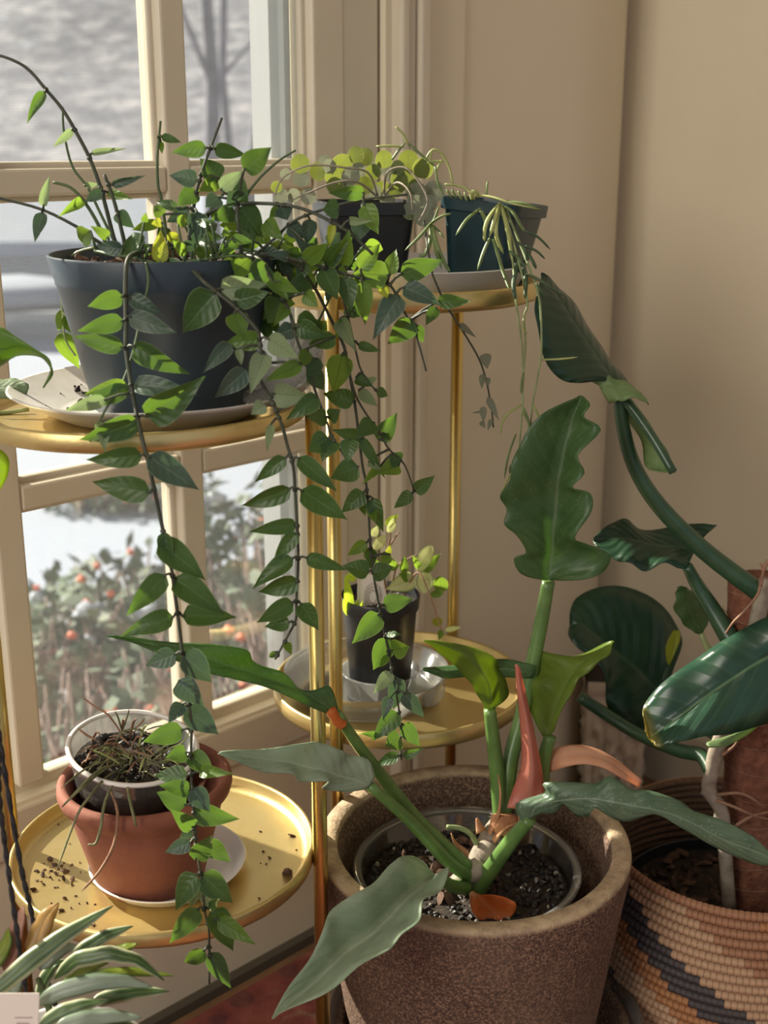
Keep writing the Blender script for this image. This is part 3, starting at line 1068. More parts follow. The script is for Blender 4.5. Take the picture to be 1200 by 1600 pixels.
def plant_stand(cx, cy, zl, zu, r, ang, label, hl=0.015, hu=0.015):
    t = thing('plant_stand', label, 'plant stand', (cx, cy, 0.008), 'gold plant stands')
    for zb, h in ((zl, hl), (zu, hu)):
        g = G()
        g.lathe(tray_profile(r, zb, zb + h), 96, (cx, cy, 0))
        g.build('tray', M['gold_tray'], t, sharp=R(60))
    d = Vector((math.cos(ang), math.sin(ang), 0))
    for s in (-1, 1):
        b = Vector((cx, cy, 0)) + d * (s * (r + 0.0062))
        g = G()
        g.tube([b + Vector((0, 0, 0.010)), b + Vector((0, 0, zu + hu - 0.003))], 0.0062, 20)
        g.build('pole', M['gold'], t)
    g = G()
    a = Vector((cx, cy, 0.0135)) - d * (r + 0.0062)
    b = Vector((cx, cy, 0.0135)) + d * (r + 0.0062)
    g.tube([a, b], 0.0055, 12)
    p = Vector((-d.y, d.x, 0))
    for s in (-1, 1):
        e = Vector((cx, cy, 0.0135)) + d * (s * (r + 0.0062))
        g.tube([e - p * 0.09, e + p * 0.09], 0.0055, 12)
    g.build('foot', M['gold'], t)
    return t


SL = (-0.187, 0.937)
SR = (0.0163, 1.190)
ZL0, ZL1, ZR0, ZR1, TR = 0.334, 0.719, 0.371, 0.780, 0.128
plant_stand(SL[0], SL[1], ZL0, ZL1, TR, R(-6), 'two tier gold plant stand at the left, big slate pot on top, terracotta pot below', 0.015, 0.015)
plant_stand(SR[0], SR[1], ZR0, ZR1, 0.1305, R(63.5), 'two tier gold plant stand at the back, teal square pot on top, black pot below', 0.018, 0.018)
FL = 0.0034     # tray floor above its underside


def pot_profile(rb, rt, z0, z1, th=0.002, lip=0.0, liph=0.012, inner=None):
    """outside from the base up, over the rim and down the inside"""
    pr = [(0.0001, z0), (rb - 0.002, z0), (rb, z0 + 0.002)]
    if lip:
        k = (z1 - liph - z0) / (z1 - z0)
        rm = rb + (rt - lip - rb) * k
        pr += [(rm, z1 - liph - 0.001), (rm + lip * 0.9, z1 - liph), (rm + lip, z1 - liph + 0.002)]
    pr += [(rt, z1 - 0.0015), (rt - 0.0008, z1), (rt - th, z1), (rt - th - 0.0006, z1 - 0.0015)]
    pr += [(rb - th + 0.001, z0 + th + 0.002), (0.0001, z0 + th)]
    return pr


def soil_disc(name, parent, c, r, z, mat, mound=0.004, seed=1, mtx=None):
    rnd = random.Random(seed)
    g = G()
    vs_, fs = [Vector((0, 0, z + mound))], []
    rings, seg = 10, 40
    for i in range(1, rings + 1):
        for k in range(seg):
            a = 2 * math.pi * k / seg
            rr = r * i / rings
            h = mound * (1 - (i / rings) ** 2) + rnd.uniform(-0.0018, 0.0018) * (0 if i == rings else 1)
            vs_.append(Vector((rr * math.cos(a), rr * math.sin(a), z + h)))
    for k in range(seg):
        fs.append((0, 1 + k, 1 + (k + 1) % seg))
    for i in range(rings - 1):
        for k in range(seg):
            a, b = 1 + i * seg + k, 1 + i * seg + (k + 1) % seg
            fs.append((a, a + seg, b + seg, b))
    if mtx:
        vs_ = [mtx @ p for p in vs_]
    g.add([p + Vector(c) for p in vs_], fs)
    return g.build(name, mat, parent)


def grains(name, parent, c, r, z, n, size, mat, seed, sq=(1, 1, 0.8), mtx=None, lift=0.5):
    rnd = random.Random(seed)
    g = G()
    for k in range(n):
        a = rnd.uniform(0, 6.28)
        rr = r * math.sqrt(rnd.random())
        s = rnd.uniform(*size)
        p = Vector((rr * math.cos(a), rr * math.sin(a), z + s * lift))
        if mtx:
            p = mtx @ p
        g.blob(p + Vector(c), s, sq, seed * 1000 + k, 0.3)
    return stuff(g.build(name, mat, parent, smooth=False))


# ================================================================== HOYA IN THE SLATE POT
ZT = ZL1 + FL
plate_c = (-0.172, 0.938)
g = G()
pr = [(0.0001, ZT), (0.070, ZT), (0.075, ZT + 0.0015), (0.108, ZT + 0.0185), (0.1115, ZT + 0.0210), (0.1112, ZT + 0.0222), (0.1095, ZT + 0.0215),
      (0.074, ZT + 0.0048), (0.068, ZT + 0.0035), (0.0001, ZT + 0.0035)]
g.lathe(pr, 96, (plate_c[0], plate_c[1], 0))
o = g.build('dinner_plate', M['plate'], origin=(plate_c[0], plate_c[1], ZT))
tag(o, 'speckled off-white plate under the big slate grey pot', 'plate')
rnd = random.Random(4)
crumbs = G()
for k in range(70):
    q = P(rnd.gauss(122, 26), rnd.gauss(606, 12), 0.93)
    q = PZ(*proj(q)[:2], ZT + 0.006)
    d = math.hypot(q.x - plate_c[0], q.y - plate_c[1])
    if d > 0.088 or math.hypot(q.x + 0.163, q.y - 0.94) < 0.062:
        continue
    zz = ZT + 0.0040 + max(0, (d - 0.074) / 0.034) * 0.0165
    s = rnd.uniform(0.0006, 0.0022) if k < 55 else rnd.uniform(0.003, 0.0055)
    crumbs.blob((q.x, q.y, zz + s * 0.35), s, (1.3, 1, 0.6), k, 0.3)
o = crumbs.build('soil_crumbs', M['soil'], origin=(-0.245, 0.93, ZT + 0.004), smooth=False)
tag(o, 'dark soil crumbs spilt on the speckled plate', 'soil', kind='stuff')

HP = Vector((-0.163, 0.940, ZT + 0.0036))
hoya = thing('potted_hoya', 'trailing hoya with pointed green leaves in the big slate grey pot', 'potted plant', HP)
HZ = 0.842
g = G()
g.lathe(pot_profile(0.0575, 0.0845, HP.z, HZ, 0.0022, 0.0009, 0.021), 96, (HP.x, HP.y, 0))
g.build('pot', M['slate'], hoya, sharp=R(50))
soil_disc('soil', hoya, (HP.x, HP.y, 0), 0.0795, HZ - 0.012, M['soil'], 0.004, 3)
grains('bark_chips', hoya, (HP.x, HP.y, 0), 0.072, HZ - 0.010, 130, (0.002, 0.0055), M['bark'], 5, (1.5, 1, 0.5))

CODE = {'h': 'hoya', 'b': 'hoya_blue', 'y': 'hoya_young', 'p': 'hoya_pale', 'Y': 'hoya_yellow'}
lr = random.Random(21)


def vine(parent, path, leaves, r=(0.0017, 0.0011), mat='dark_stem', name='vine', kind='ovate', code=CODE, tipd=(-0.020, 0.004), nodes=True):
    path3 = pix_path(path, 4)
    pr_ = [proj(p) for p in path3]
    r = (r[0] * 0.82, r[1] * 0.82)
    g = G()
    g.tube(path3, r, 6)
    pend = []
    for lf in leaves:
        bu, bv, tu, tv, w = lf[:5]
        cd = lf[5] if len(lf) > 5 else 'h'
        i = min(range(len(pr_)), key=lambda k: (pr_[k][0] - bu) ** 2 + (pr_[k][1] - bv) ** 2)
        Fb = path3[i].y + lr.uniform(-0.004, 0.003)
        B = P(bu, bv, Fb)
        T = P(tu, tv, Fb + lr.uniform(*tipd))
        pend.append((B, T, w, code[cd]))
        if (B - path3[i]).length < 0.035:
            mid = path3[i].lerp(B, 0.5) + Vector((0, 0, 0.0012))
            g.tube([path3[i], mid, B, B.lerp(T, 0.06)], (0.0011, 0.0008), 5)
            if nodes:
                g.blob(path3[i], r[0] * 1.25, (1, 1, 1), i, 0.1)
    vo = g.build(name, M[mat], parent)
    for B, T, w, m_ in pend:
        put_leaf(vo, B, T, w, kind, m_, lr.randrange(4), lr.uniform(-0.35, 0.35))
    return vo


VA = [(235, 392, .90), (212, 396, .868), (199, 408, .853), (196, 450, .848), (197, 500, .842), (197, 545, .836), (203, 590, .829), (212, 640, .816), (222, 685, .800), (231, 720, .797), (241, 765, .796), (255, 830, .796),
      (268, 890, .796), (273, 925, .795), (279, 970, .795), (285, 1020, .794), (290, 1050, .793), (297, 1115, .792), (299, 1150, .792), (298, 1190, .791), (300, 1230, .790),
      (303, 1270, .789), (305, 1310, .788), (311, 1350, .787), (316, 1380, .786), (319, 1420, .785), (326, 1450, .785), (327, 1480, .785), (327, 1537, .785)]
LA = [(192, 463, 136, 478, 26), (193, 501, 121, 518, 26), (193, 543, 112, 525, 26), (203, 465, 250, 488, 22, 'b'), (201, 494, 279, 521, 28, 'b'), (208, 540, 286, 588, 31), (210, 602, 288, 604, 28, 'b'),
      (230, 651, 313, 604, 44), (215, 657, 134, 695, 34), (201, 604, 126, 612, 22, 'y'), (202, 607, 120, 636, 26), (166, 624, 100, 642, 20, 'p'), (160, 658, 163, 693, 22, 'p'),
      (222, 711, 136, 723, 30), (231, 713, 311, 767, 38, 'b'), (235, 770, 141, 753, 37), (257, 830, 263, 895, 20), (248, 846, 322, 905, 38), (259, 898, 197, 963, 32), (272, 904, 346, 951, 39),
      (271, 964, 190, 988, 31), (285, 963, 369, 959, 32), (275, 1022, 226, 1041, 29, 'b'), (285, 1024, 336, 1063, 38, 'b'), (279, 1063, 313, 1102, 34, 'b'), (286, 1099, 263, 1128, 22, 'b'),
      (290, 1106, 341, 1148, 36, 'b'), (286, 1140, 222, 1159, 30), (291, 1176, 263, 1182, 25), (296, 1179, 335, 1208, 28), (313, 1206, 346, 1205, 18, 'y'), (293, 1212, 239, 1212, 27),
      (297, 1235, 250, 1226, 24), (290, 1258, 245, 1238, 30), (300, 1232, 329, 1269, 28, 'b'), (301, 1268, 370, 1284, 30), (301, 1292, 274, 1273, 24), (300, 1297, 281, 1311, 16), (298, 1316, 257, 1333, 22, 'b'),
      (305, 1343, 334, 1301, 28), (322, 1316, 360, 1346, 26), (308, 1366, 265, 1421, 33), (314, 1366, 365, 1412, 36), (309, 1386, 296, 1421, 15, 'p'), (314, 1388, 336, 1430, 16, 'p'),
      (311, 1419, 265, 1473, 29), (329, 1421, 373, 1487, 35), (340, 1436, 401, 1475, 24, 'y'), (326, 1420, 347, 1403, 14), (320, 1484, 283, 1516, 23), (328, 1488, 361, 1546, 26)]
vine(hoya, VA, LA, (0.0021, 0.0010))

VB = [(285, 400, .90), (310, 432, .855), (338, 456, .850), (365, 477, .847), (392, 504, .845), (404, 522, .844), (408, 560, .843), (407, 592, .842), (422, 621, .841), (440, 663, .840), (449, 696, .839), (458, 729, .838), (461, 765, .838),
      (464, 822, .837), (466, 873, .837), (463, 940, .836), (462, 968, .836), (450, 993, .835), (430, 1030, .834)]
LB = [(337, 457, 279, 522, 48), (345, 452, 412, 446, 34, 'p'), (366, 470, 422, 456, 30), (366, 489, 381, 526, 32, 'y'), (408, 530, 350, 537, 28, 'y'), (419, 529, 469, 560, 30, 'p'), (415, 552, 390, 606, 28, 'p'),
      (372, 545, 378, 569, 12, 'p'), (472, 568, 413, 596, 22, 'y'), (428, 615, 475, 622, 34, 'p'), (497, 620, 455, 652, 27), (414, 631, 393, 646, 22, 'p'), (424, 662, 417, 708, 12, 'p'),
      (447, 715, 396, 752, 22), (465, 715, 528, 767, 26), (454, 763, 377, 798, 27), (470, 766, 543, 814, 36), (464, 819, 390, 831, 22), (465, 832, 423, 880, 22), (458, 872, 392, 913, 26), (467, 907, 402, 931, 28),
      (458, 941, 399, 973, 27), (453, 972, 414, 980, 22), (470, 943, 498, 987, 27), (478, 871, 539, 890, 22), (447, 1004, 455, 1022, 12, 'y'), (432, 1018, 416, 1032, 9)]
vine(hoya, VB, LB, (0.0020, 0.0010))

VC = [(345, 398, .92), (401, 402, .880), (419, 429, .872), (440, 463, .868), (455, 495, .866), (464, 531, .865), (479, 570, .864), (494, 615, .863), (512, 663, .862), (518, 681, .862), (539, 714, .861), (557, 738, .860)]
LC = [(418, 414, 392, 452, 40), (440, 469, 414, 505, 36), (459, 513, 430, 525, 26, 'b'), (465, 510, 506, 526, 28), (524, 525, 480, 545, 26), (485, 580, 508, 609, 26), (510, 653, 482, 651, 24),
      (515, 654, 528, 641, 22), (514, 684, 481, 706, 34), (519, 687, 503, 715, 30), (548, 687, 542, 715, 26), (560, 729, 516, 748, 34), (424, 430, 444, 462, 24, 'y'), (476, 458, 496, 480, 22, 'y'),
      (448, 478, 436, 500, 18, 'y'), (438, 440, 452, 452, 18, 'y'), (482, 548, 466, 574, 20, 'y'), (498, 560, 478, 590, 24)]
vine(hoya, VC, LC, (0.0018, 0.0009))

VD = [(377, 399, .90), (430, 401, .90), (465, 415, .905), (483, 438, .91), (497, 459, .915), (512, 489, .922), (533, 531, .93), (540, 552, .93), (549, 600, .93), (555, 636, .93), (560, 675, .93), (566, 726, .93), (572, 756, .93),
      (576, 801, .93), (579, 857, .93), (585, 906, .93), (595, 960, .93), (602, 995, .93), (612, 1044, .93), (624, 1113, .93), (626, 1150, .93), (627, 1187, .93)]
LD = [(483, 438, 447, 457, 26), (535, 553, 521, 616, 36, 'y'), (554, 627, 502, 614, 28), (569, 685, 526, 675, 22), (569, 769, 534, 799, 26), (565, 683, 600, 748, 15), (560, 775, 572, 808, 13), (578, 790, 588, 819, 15, 'y'),
      (582, 778, 594, 829, 22), (574, 847, 540, 869, 17, 'y'), (577, 857, 570, 872, 12, 'y'), (581, 856, 578, 891, 17), (610, 866, 592, 882, 18, 'y'), (577, 893, 537, 882, 27), (582, 897, 617, 886, 26), (598, 945, 645, 936, 26),
      (592, 959, 555, 1006, 31), (606, 995, 586, 1055, 30), (612, 1016, 641, 1010, 28, 'y'), (604, 990, 629, 993, 10), (606, 1023, 593, 1046, 11, 'y'), (612, 1050, 584, 1084, 20, 'p'), (617, 1057, 625, 1121, 25, 'b'), (631, 1082, 662, 1123, 22, 'b'),
      (609, 1087, 598, 1124, 16, 'b'), (622, 1113, 585, 1154, 27), (626, 1153, 600, 1166, 30), (592, 1149, 566, 1146, 10), (629, 1131, 655, 1166, 23), (624, 1180, 583, 1194, 17), (631, 1182, 656, 1173, 13), (475, 412, 468, 438, 20)]
vine(hoya, VD, LD, (0.0018, 0.0009))

VE = [(330, 400, .90), (377, 399, .89), (425, 399, .895), (450, 403, .895), (496, 415, .90), (553, 432, .905), (599, 440, .91), (615, 453, .912), (630, 484, .915), (649, 522, .918), (666, 580, .92)]
LE = [(607, 430, 551, 428, 38, 'y'), (626, 429, 693, 405, 31), (609, 430, 614, 388, 22, 'y'), (630, 449, 686, 468, 28, 'b'), (624, 463, 586, 516, 34, 'b'), (645, 500, 609, 541, 32), (650, 507, 661, 537, 17), (684, 471, 737, 470, 21),
      (682, 480, 664, 510, 17), (565, 440, 573, 507, 26, 'y'), (540, 432, 549, 486, 27), (505, 420, 528, 471, 31), (597, 446, 605, 467, 16, 'Y'), (476, 408, 515, 378, 25, 'y'), (508, 412, 536, 380, 27), (532, 414, 546, 368, 27, 'y'),
      (563, 422, 592, 380, 26, 'y'), (560, 436, 548, 450, 14, 'y'), (452, 402, 428, 396, 15, 'b')]
vine(hoya, VE, LE, (0.0019, 0.0009))

VF1 = [(500, 418, .91), (526, 445, .915), (540, 480, .918), (556, 549, .92), (566, 582, .92), (592, 616, .92)]
LF1 = [(559, 538, 595, 549, 14), (556, 590, 580, 601, 18), (588, 611, 609, 618, 15), (560, 610, 590, 636, 17, 'p'), (531, 498, 549, 542, 22, 'p'), (540, 500, 526, 528, 16, 'y'), (576, 596, 590, 590, 10, 'p')]
vine(hoya, VF1, LF1, (0.0012, 0.0008))
VF2 = [(548, 590, .925), (556, 618, .925), (569, 642, .925), (590, 672, .925), (608, 702, .925), (632, 726, .925), (647, 767, .925)]
LF2 = [(584, 660, 561, 677, 27), (591, 688, 621, 648, 27), (602, 678, 608, 688, 9), (626, 722, 608, 711, 25), (623, 727, 595, 736, 25, 'y'), (647, 768, 679, 746, 21), (645, 770, 614, 794, 19), (590, 734, 571, 748, 11, 'y'), (576, 722, 592, 733, 10, 'p')]
vine(hoya, VF2, LF2, (0.0012, 0.0008))
VG = [(300, 362, .93), (325, 333, .925), (371, 319, .92), (433, 319, .91), (475, 327, .905), (517, 346, .90), (550, 367, .90), (583, 398, .90)]
LG = [(368, 331, 331, 342, 25), (374, 324, 412, 371, 38), (440, 322, 449, 344, 26, 'b'), (437, 327, 420, 340, 16, 'y'), (530, 325, 503, 328, 27, 'h'), (546, 344, 568, 348, 12, 'p')]
vine(hoya, VG, LG, (0.0019, 0.0014))
VH = [(375, 415, .92), (404, 394, .92), (432, 370, .915), (458, 346, .91), (500, 329, .91), (567, 312, .91), (637, 304, .91)]
LH = [(569, 301, 515, 303, 21), (569, 319, 592, 367, 27, 'y'), (484, 342, 480, 384, 22, 'b'), (450, 352, 478, 372, 24, 'b'), (415, 345, 436, 372, 24, 'y'), (565, 343, 560, 378, 27, 'b'), (520, 350, 514, 384, 12, 'Y'),
      (490, 398, 462, 374, 16, 'b'), (410, 392, 448, 402, 18, 'b'), (398, 378, 372, 352, 18)]
vine(hoya, VH, LH, (0.0016, 0.0011))
vine(hoya, [(372, 360, .93), (385, 308, .93), (400, 285, .93), (417, 267, .93), (440, 248, .93), (462, 235, .93)], [], (0.0015, 0.001), 'stem')
vine(hoya, [(262, 380, .95), (252, 310, .95), (247, 290, .95), (246, 245, .95), (251, 189, .95)],
     [(252, 213, 283, 222, 12), (251, 221, 253, 241, 8, 'y')], (0.0016, 0.0011), 'stem')
VK = [(290, 405, .92), (299, 348, .92), (305, 309, .92), (314, 273, .92), (329, 231, .92), (347, 184, .92)]
LK = [(323, 231, 267, 238, 23), (334, 232, 385, 243, 21), (343, 280, 313, 246, 31), (309, 282, 264, 272, 25, 'b'), (340, 283, 312, 297, 22, 'y'), (307, 298, 277, 320, 27), (308, 331, 311, 383, 29, 'b'), (295, 326, 257, 352, 19, 'b'),
      (277, 325, 241, 311, 15), (256, 335, 240, 320, 22, 'y')]
vine(hoya, VK, LK, (0.0021, 0.0011))
VL = [(378, 402, .90), (374, 365, .90), (371, 340, .90), (371, 318, .90)]
LL = [(372, 316, 356, 297, 30, 'b'), (381, 265, 427, 229, 34), (344, 296, 380, 266, 22, 'p'), (342, 308, 322, 322, 24, 'b')]
vine(hoya, VL, LL, (0.0019, 0.0014))
vine(hoya, [(300, 372, .93), (320, 345, .93), (335, 321, .93), (355, 295, .93), (372, 272, .93)], [(330, 330, 352, 342, 14, 'y'), (368, 275, 388, 330, 20)], (0.0018, 0.0012), 'stem')
# upright canes at the left of the pot
VN = [(200, 398, .93), (182, 383, .93), (167, 330, .93), (157, 293, .93), (140, 247, .93), (117, 203, .93), (97, 170, .93), (72, 140, .93), (40, 105, .93), (0, 87, .93), (-30, 86, .93)]
vine(hoya, VN, [(71, 143, 39, 188, 15), (113, 202, 85, 231, 12, 'p'), (143, 240, 190, 231, 9, 'p'), (160, 297, 130, 319, 16, 'b'), (167, 300, 210, 313, 13, 'y')], (0.0021, 0.0013))
vine(hoya, [(185, 390, .95), (160, 340, .95), (137, 293, .95), (113, 260, .95), (100, 207, .95), (98, 167, .95)], [(132, 290, 155, 288, 9, 'p')], (0.0015, 0.001), 'stem')
vine(hoya, [(170, 390, .91), (163, 375, .91), (153, 350, .91), (133, 317, .91), (110, 293, .91), (83, 285, .91)], [(131, 313, 98, 332, 15, 'y')], (0.0019, 0.0013), 'stem')
vine(hoya, [(198, 395, .90), (190, 360, .90), (177, 310, .90), (163, 273, .90)], [(175, 289, 222, 277, 12, 'b'), (183, 330, 205, 358, 21, 'b')], (0.002, 0.0015))
vine(hoya, [(165, 385, .92), (145, 372, .92), (130, 360, .92), (67, 328, .92), (0, 310, .92), (-25, 305, .92)], [(68, 322, 73, 278, 13, 'p'), (66, 331, 55, 380, 18, 'b')], (0.0017, 0.0012))
# young growth along the rim
VR = [(150, 392, .89), (175, 398, .878), (205, 402, .872), (250, 412, .868), (300, 408, .868), (340, 402, .872)]
LR = [(141, 360, 110, 388, 28, 'y'), (192, 389, 147, 386, 21, 'b'), (207, 402, 201, 355, 24), (250, 411, 252, 358, 23, 'Y'), (243, 425, 279, 459, 21, 'p'), (250, 412, 313, 430, 25, 'b'), (203, 426, 178, 449, 19, 'b'),
      (225, 440, 209, 463, 27, 'b'), (392, 402, 351, 439, 30, 'y'), (368, 395, 342, 391, 11, 'y'), (367, 402, 345, 413, 11, 'y'), (312, 430, 300, 455, 18), (345, 392, 380, 374, 16), (332, 385, 300, 372, 14),
      (290, 398, 268, 372, 16, 'y'), (262, 378, 286, 360, 17, 'Y'), (253, 347, 236, 350, 13, 'Y'), (225, 348, 228, 332, 10, 'y'), (278, 352, 294, 334, 15, 'y'), (320, 366, 349, 373, 15), (353, 370, 353, 352, 11, 'y'), (170, 372, 146, 352, 15, 'y'),
      (225, 378, 205, 362, 14), (235, 385, 215, 392, 13), (282, 382, 318, 388, 15, 'b'), (330, 352, 300, 342, 12), (322, 358, 345, 340, 15, 'b'), (362, 372, 396, 378, 14)]
vine(hoya, VR, LR, (0.0016, 0.0012), 'stem', tipd=(-0.01, 0.02))
# light green chain behind the left side of the pot
vine(hoya, [(150, 386, .958), (112, 400, .968), (96, 450, .968), (98, 490, .966), (102, 530, .964), (118, 556, .962)],
     [(104, 442, 112, 492, 19, 'y'), (107, 484, 92, 522, 26, 'y'), (101, 492, 121, 526, 20, 'y'), (90, 523, 128, 573, 27, 'y')], (0.0013, 0.0009), 'pale_stem', tipd=(-0.004, 0.004))
# short shoots lying against the front of the pot
vine(hoya, [(228, 410, .856), (232, 440, .852), (226, 470, .848), (215, 520, .842), (205, 560, .836), (190, 600, .83), (165, 640, .82), (140, 690, .808)], [(360, 537, 320, 578, 23, 'b'), (385, 578, 340, 622, 30, 'b')], (0.0012, 0.0009), 'stem')
rb_ = random.Random(99)
fill = []
for k in range(88):
    u = rb_.uniform(235, 590) if k < 50 else rb_.uniform(400, 570)
    v = rb_.uniform(345, 430) if u < 400 else rb_.uniform(370, 520)
    a = rb_.uniform(0, 6.28)
    l = rb_.uniform(24, 46)
    fill.append((u, v, u + l * math.cos(a), v + l * 0.8 * math.sin(a) + 6, rb_.uniform(15, 27), rb_.choice('hhhhyyyyb')))
vine(hoya, [(245, 395, .955), (300, 380, .955), (360, 385, .95), (430, 400, .935), (500, 420, .93), (555, 450, .93)], fill, (0.0015, 0.001), 'stem', tipd=(-0.012, 0.012))

# clear plastic drip saucer wedged behind the slate pot
cs = P(452, 612, 0.93)
cs.z = ZT + 0.031
rm = Matrix.Rotation(R(-38), 3, 'Y') @ Matrix.Rotation(R(30), 3, 'X')
g = G()
g.lathe([(0.0001, 0), (0.030, 0), (0.036, 0.010), (0.038, 0.010), (0.0382, 0.012), (0.036, 0.0125), (0.034, 0.0105), (0.029, 0.002), (0.0001, 0.002)], 72, cs, rm, wob=lambda a, z: 0.025 * math.cos(24 * a))
o = g.build('drip_saucer', M['milky'], origin=(cs.x, cs.y, ZT + 0.004))
tag(o, 'clear ribbed plastic saucer leaning beside the slate grey pot', 'saucer')

# ================================================================== UPPER TRAY OF THE BACK STAND
ZU = ZR1 + FL
DEPTH = 1.02
zc = Vector((0.031, 1.186, ZU))
g = G()
g.lathe([(0.0001, ZU), (0.088, ZU), (0.091, ZU + 0.002), (0.1035, ZU + 0.027), (0.1048, ZU + 0.0285), (0.104, ZU + 0.0295), (0.1025, ZU + 0.0285), (0.0895, ZU + 0.0035), (0.087, ZU + 0.0025), (0.0001, ZU + 0.0025)], 96, (zc.x, zc.y, 0))
o = g.build('metal_saucer', M['zinc'], origin=zc, sharp=R(50))
tag(o, 'grey metal saucer under the two square pots on the upper back tray', 'saucer')
ZS = ZU + 0.0028


def square_pot(c, wb, wt, h, th, rot, mat, parent, lip=0.004, name='pot'):
    """open square pot with rounded corners and a rolled lip"""
    g = G()

    def ring(w, z):
        r = w * 0.14
        pts = []
        for (sx, sy, a0) in ((1, 1, 0), (-1, 1, 90), (-1, -1, 180), (1, -1, 270)):
            for k in range(5):
                a = R(a0 + 22.5 * k)
                pts.append(Vector((sx * (w / 2 - r) + r * math.cos(a), sy * (w / 2 - r) + r * math.sin(a), z)))
        return [rot @ p + c for p in pts]
    prof = [(wb, 0), (wb + 0.001, 0.002), (wt - 2 * lip, h - 0.012), (wt - 0.001, h - 0.011), (wt, h - 0.001), (wt - 0.002, h), (wt - 2 * th - 0.004, h), (wb - 2 * th, th + 0.001)]
    rings = [ring(w, z) for w, z in prof]
    n = len(rings[0])
    vs_ = [p for r_ in rings for p in r_]
    fs = []
    for i in range(len(rings) - 1):
        for k in range(n):
            fs.append((i * n + k, i * n + (k + 1) % n, (i + 1) * n + (k + 1) % n, (i + 1) * n + k))
    fs.append(tuple(range(n))[::-1])
    fs.append(tuple(range((len(rings) - 1) * n, len(rings) * n)))
    g.add(vs_, fs)
    return g.build(name, mat, parent, sharp=R(45))


def square_soil(c, w, z, rot, parent, mat, seed):
    rnd = random.Random(seed)
    n = 12
    vs_, fs = [], []
    for i in range(n + 1):
        for j in range(n + 1):
            x, y = (i / n - .5) * w, (j / n - .5) * w
            vs_.append(rot @ Vector((x, y, z + rnd.uniform(-.0015, .0025))) + c)
    for i in range(n):
        for j in range(n):
            a = i * (n + 1) + j
            fs.append((a, a + n + 1, a + n + 2, a + 1))
    g = G()
    g.add(vs_, fs)
    return g.build('soil', mat, parent)


# coin leaved dischidia in a black square pot
dc = Vector((-0.018, 1.191, ZS))
disc = thing('potted_dischidia', 'round coin leaved plant spilling over a black square pot on the metal saucer', 'potted plant', dc)
rz = Matrix.Rotation(R(14), 3, 'Z')
square_pot(dc, 0.062, 0.087, 0.082, 0.0018, rz, M['black_plastic'], disc)
square_soil(dc, 0.080, 0.076, rz, disc, M['soil'], 2)
coins = [(469, 256, 27), (499, 268, 27), (535, 257, 29), (556, 242, 24), (571, 245, 25), (600, 249, 25), (583, 269, 22), (630, 280, 33), (638, 250, 29), (661, 263, 29), (570, 290, 26), (548, 275, 26, 'g'), (597, 297, 25), (523, 290, 24),
         (651, 302, 31, 'g'), (679, 299, 30, 'g'), (645, 329, 28, 'g'), (641, 331, 22), (663, 338, 28, 'g'), (482, 307, 23, 'g'), (459, 305, 20, 'g'), (471, 279, 25, 'g'), (432, 292, 16), (590, 262, 22, 'g'), (612, 270, 24, 'g'), (560, 265, 20, 'g'),
         (618, 296, 22), (540, 292, 20, 'g'), (508, 252, 18, 'g'), (520, 275, 22), (605, 310, 22, 'g'), (585, 300, 20, 'g'), (622, 262, 20), (648, 292, 22), (670, 318, 24, 'g'), (515, 260, 20, 'g'), (440, 306, 20, 'g'), (446, 272, 16, 'g')]
paths = [[(590, 306, 1.17), (575, 270, 1.16), (540, 262, 1.15), (500, 258, 1.15), (470, 262, 1.15), (440, 280, 1.15), (430, 305, 1.15)],
         [(600, 306, 1.17), (605, 270, 1.15), (632, 262, 1.14), (655, 285, 1.13), (668, 315, 1.12), (655, 345, 1.115)],
         [(590, 308, 1.17), (560, 285, 1.15), (525, 285, 1.14), (485, 300, 1.14), (458, 312, 1.14)],
         [(600, 306, 1.17), (620, 285, 1.14), (640, 300, 1.12), (645, 330, 1.115)]]
pp = []
for q in paths:
    p3 = pix_path(q, 5)
    g = G()
    g.tube(p3, (0.0011, 0.0007), 5)
    v_ = g.build('stem', M['brown_stem'], disc)
    pp.append((v_, p3, [proj(p) for p in p3]))
cr = random.Random(12)
for e in coins:
    u, v, d = e[:3]
    best = min(((pp[a][2][k][0] - u) ** 2 + (pp[a][2][k][1] - v) ** 2, a, k) for a in range(4) for k in range(len(pp[a][1])))
    vo, p3 = pp[best[1]][0], pp[best[1]][1]
    Fb = p3[best[2]].y + cr.uniform(-0.012, 0.006)
    a = math.atan2(v - pp[best[1]][2][best[2]][1], u - pp[best[1]][2][best[2]][0]) + cr.uniform(-.5, .5)
    d *= 1.14
    B = P(u - d * .5 * math.cos(a), v - d * .5 * math.sin(a), Fb)
    T = P(u + d * .5 * math.cos(a), v + d * .5 * math.sin(a), Fb - 0.003)
    put_leaf(vo, B, T, d * cr.uniform(.95, 1.12), 'round', 'coin_grey' if len(e) > 3 else 'coin', cr.choice((0, 2)), cr.uniform(-.3, .3))
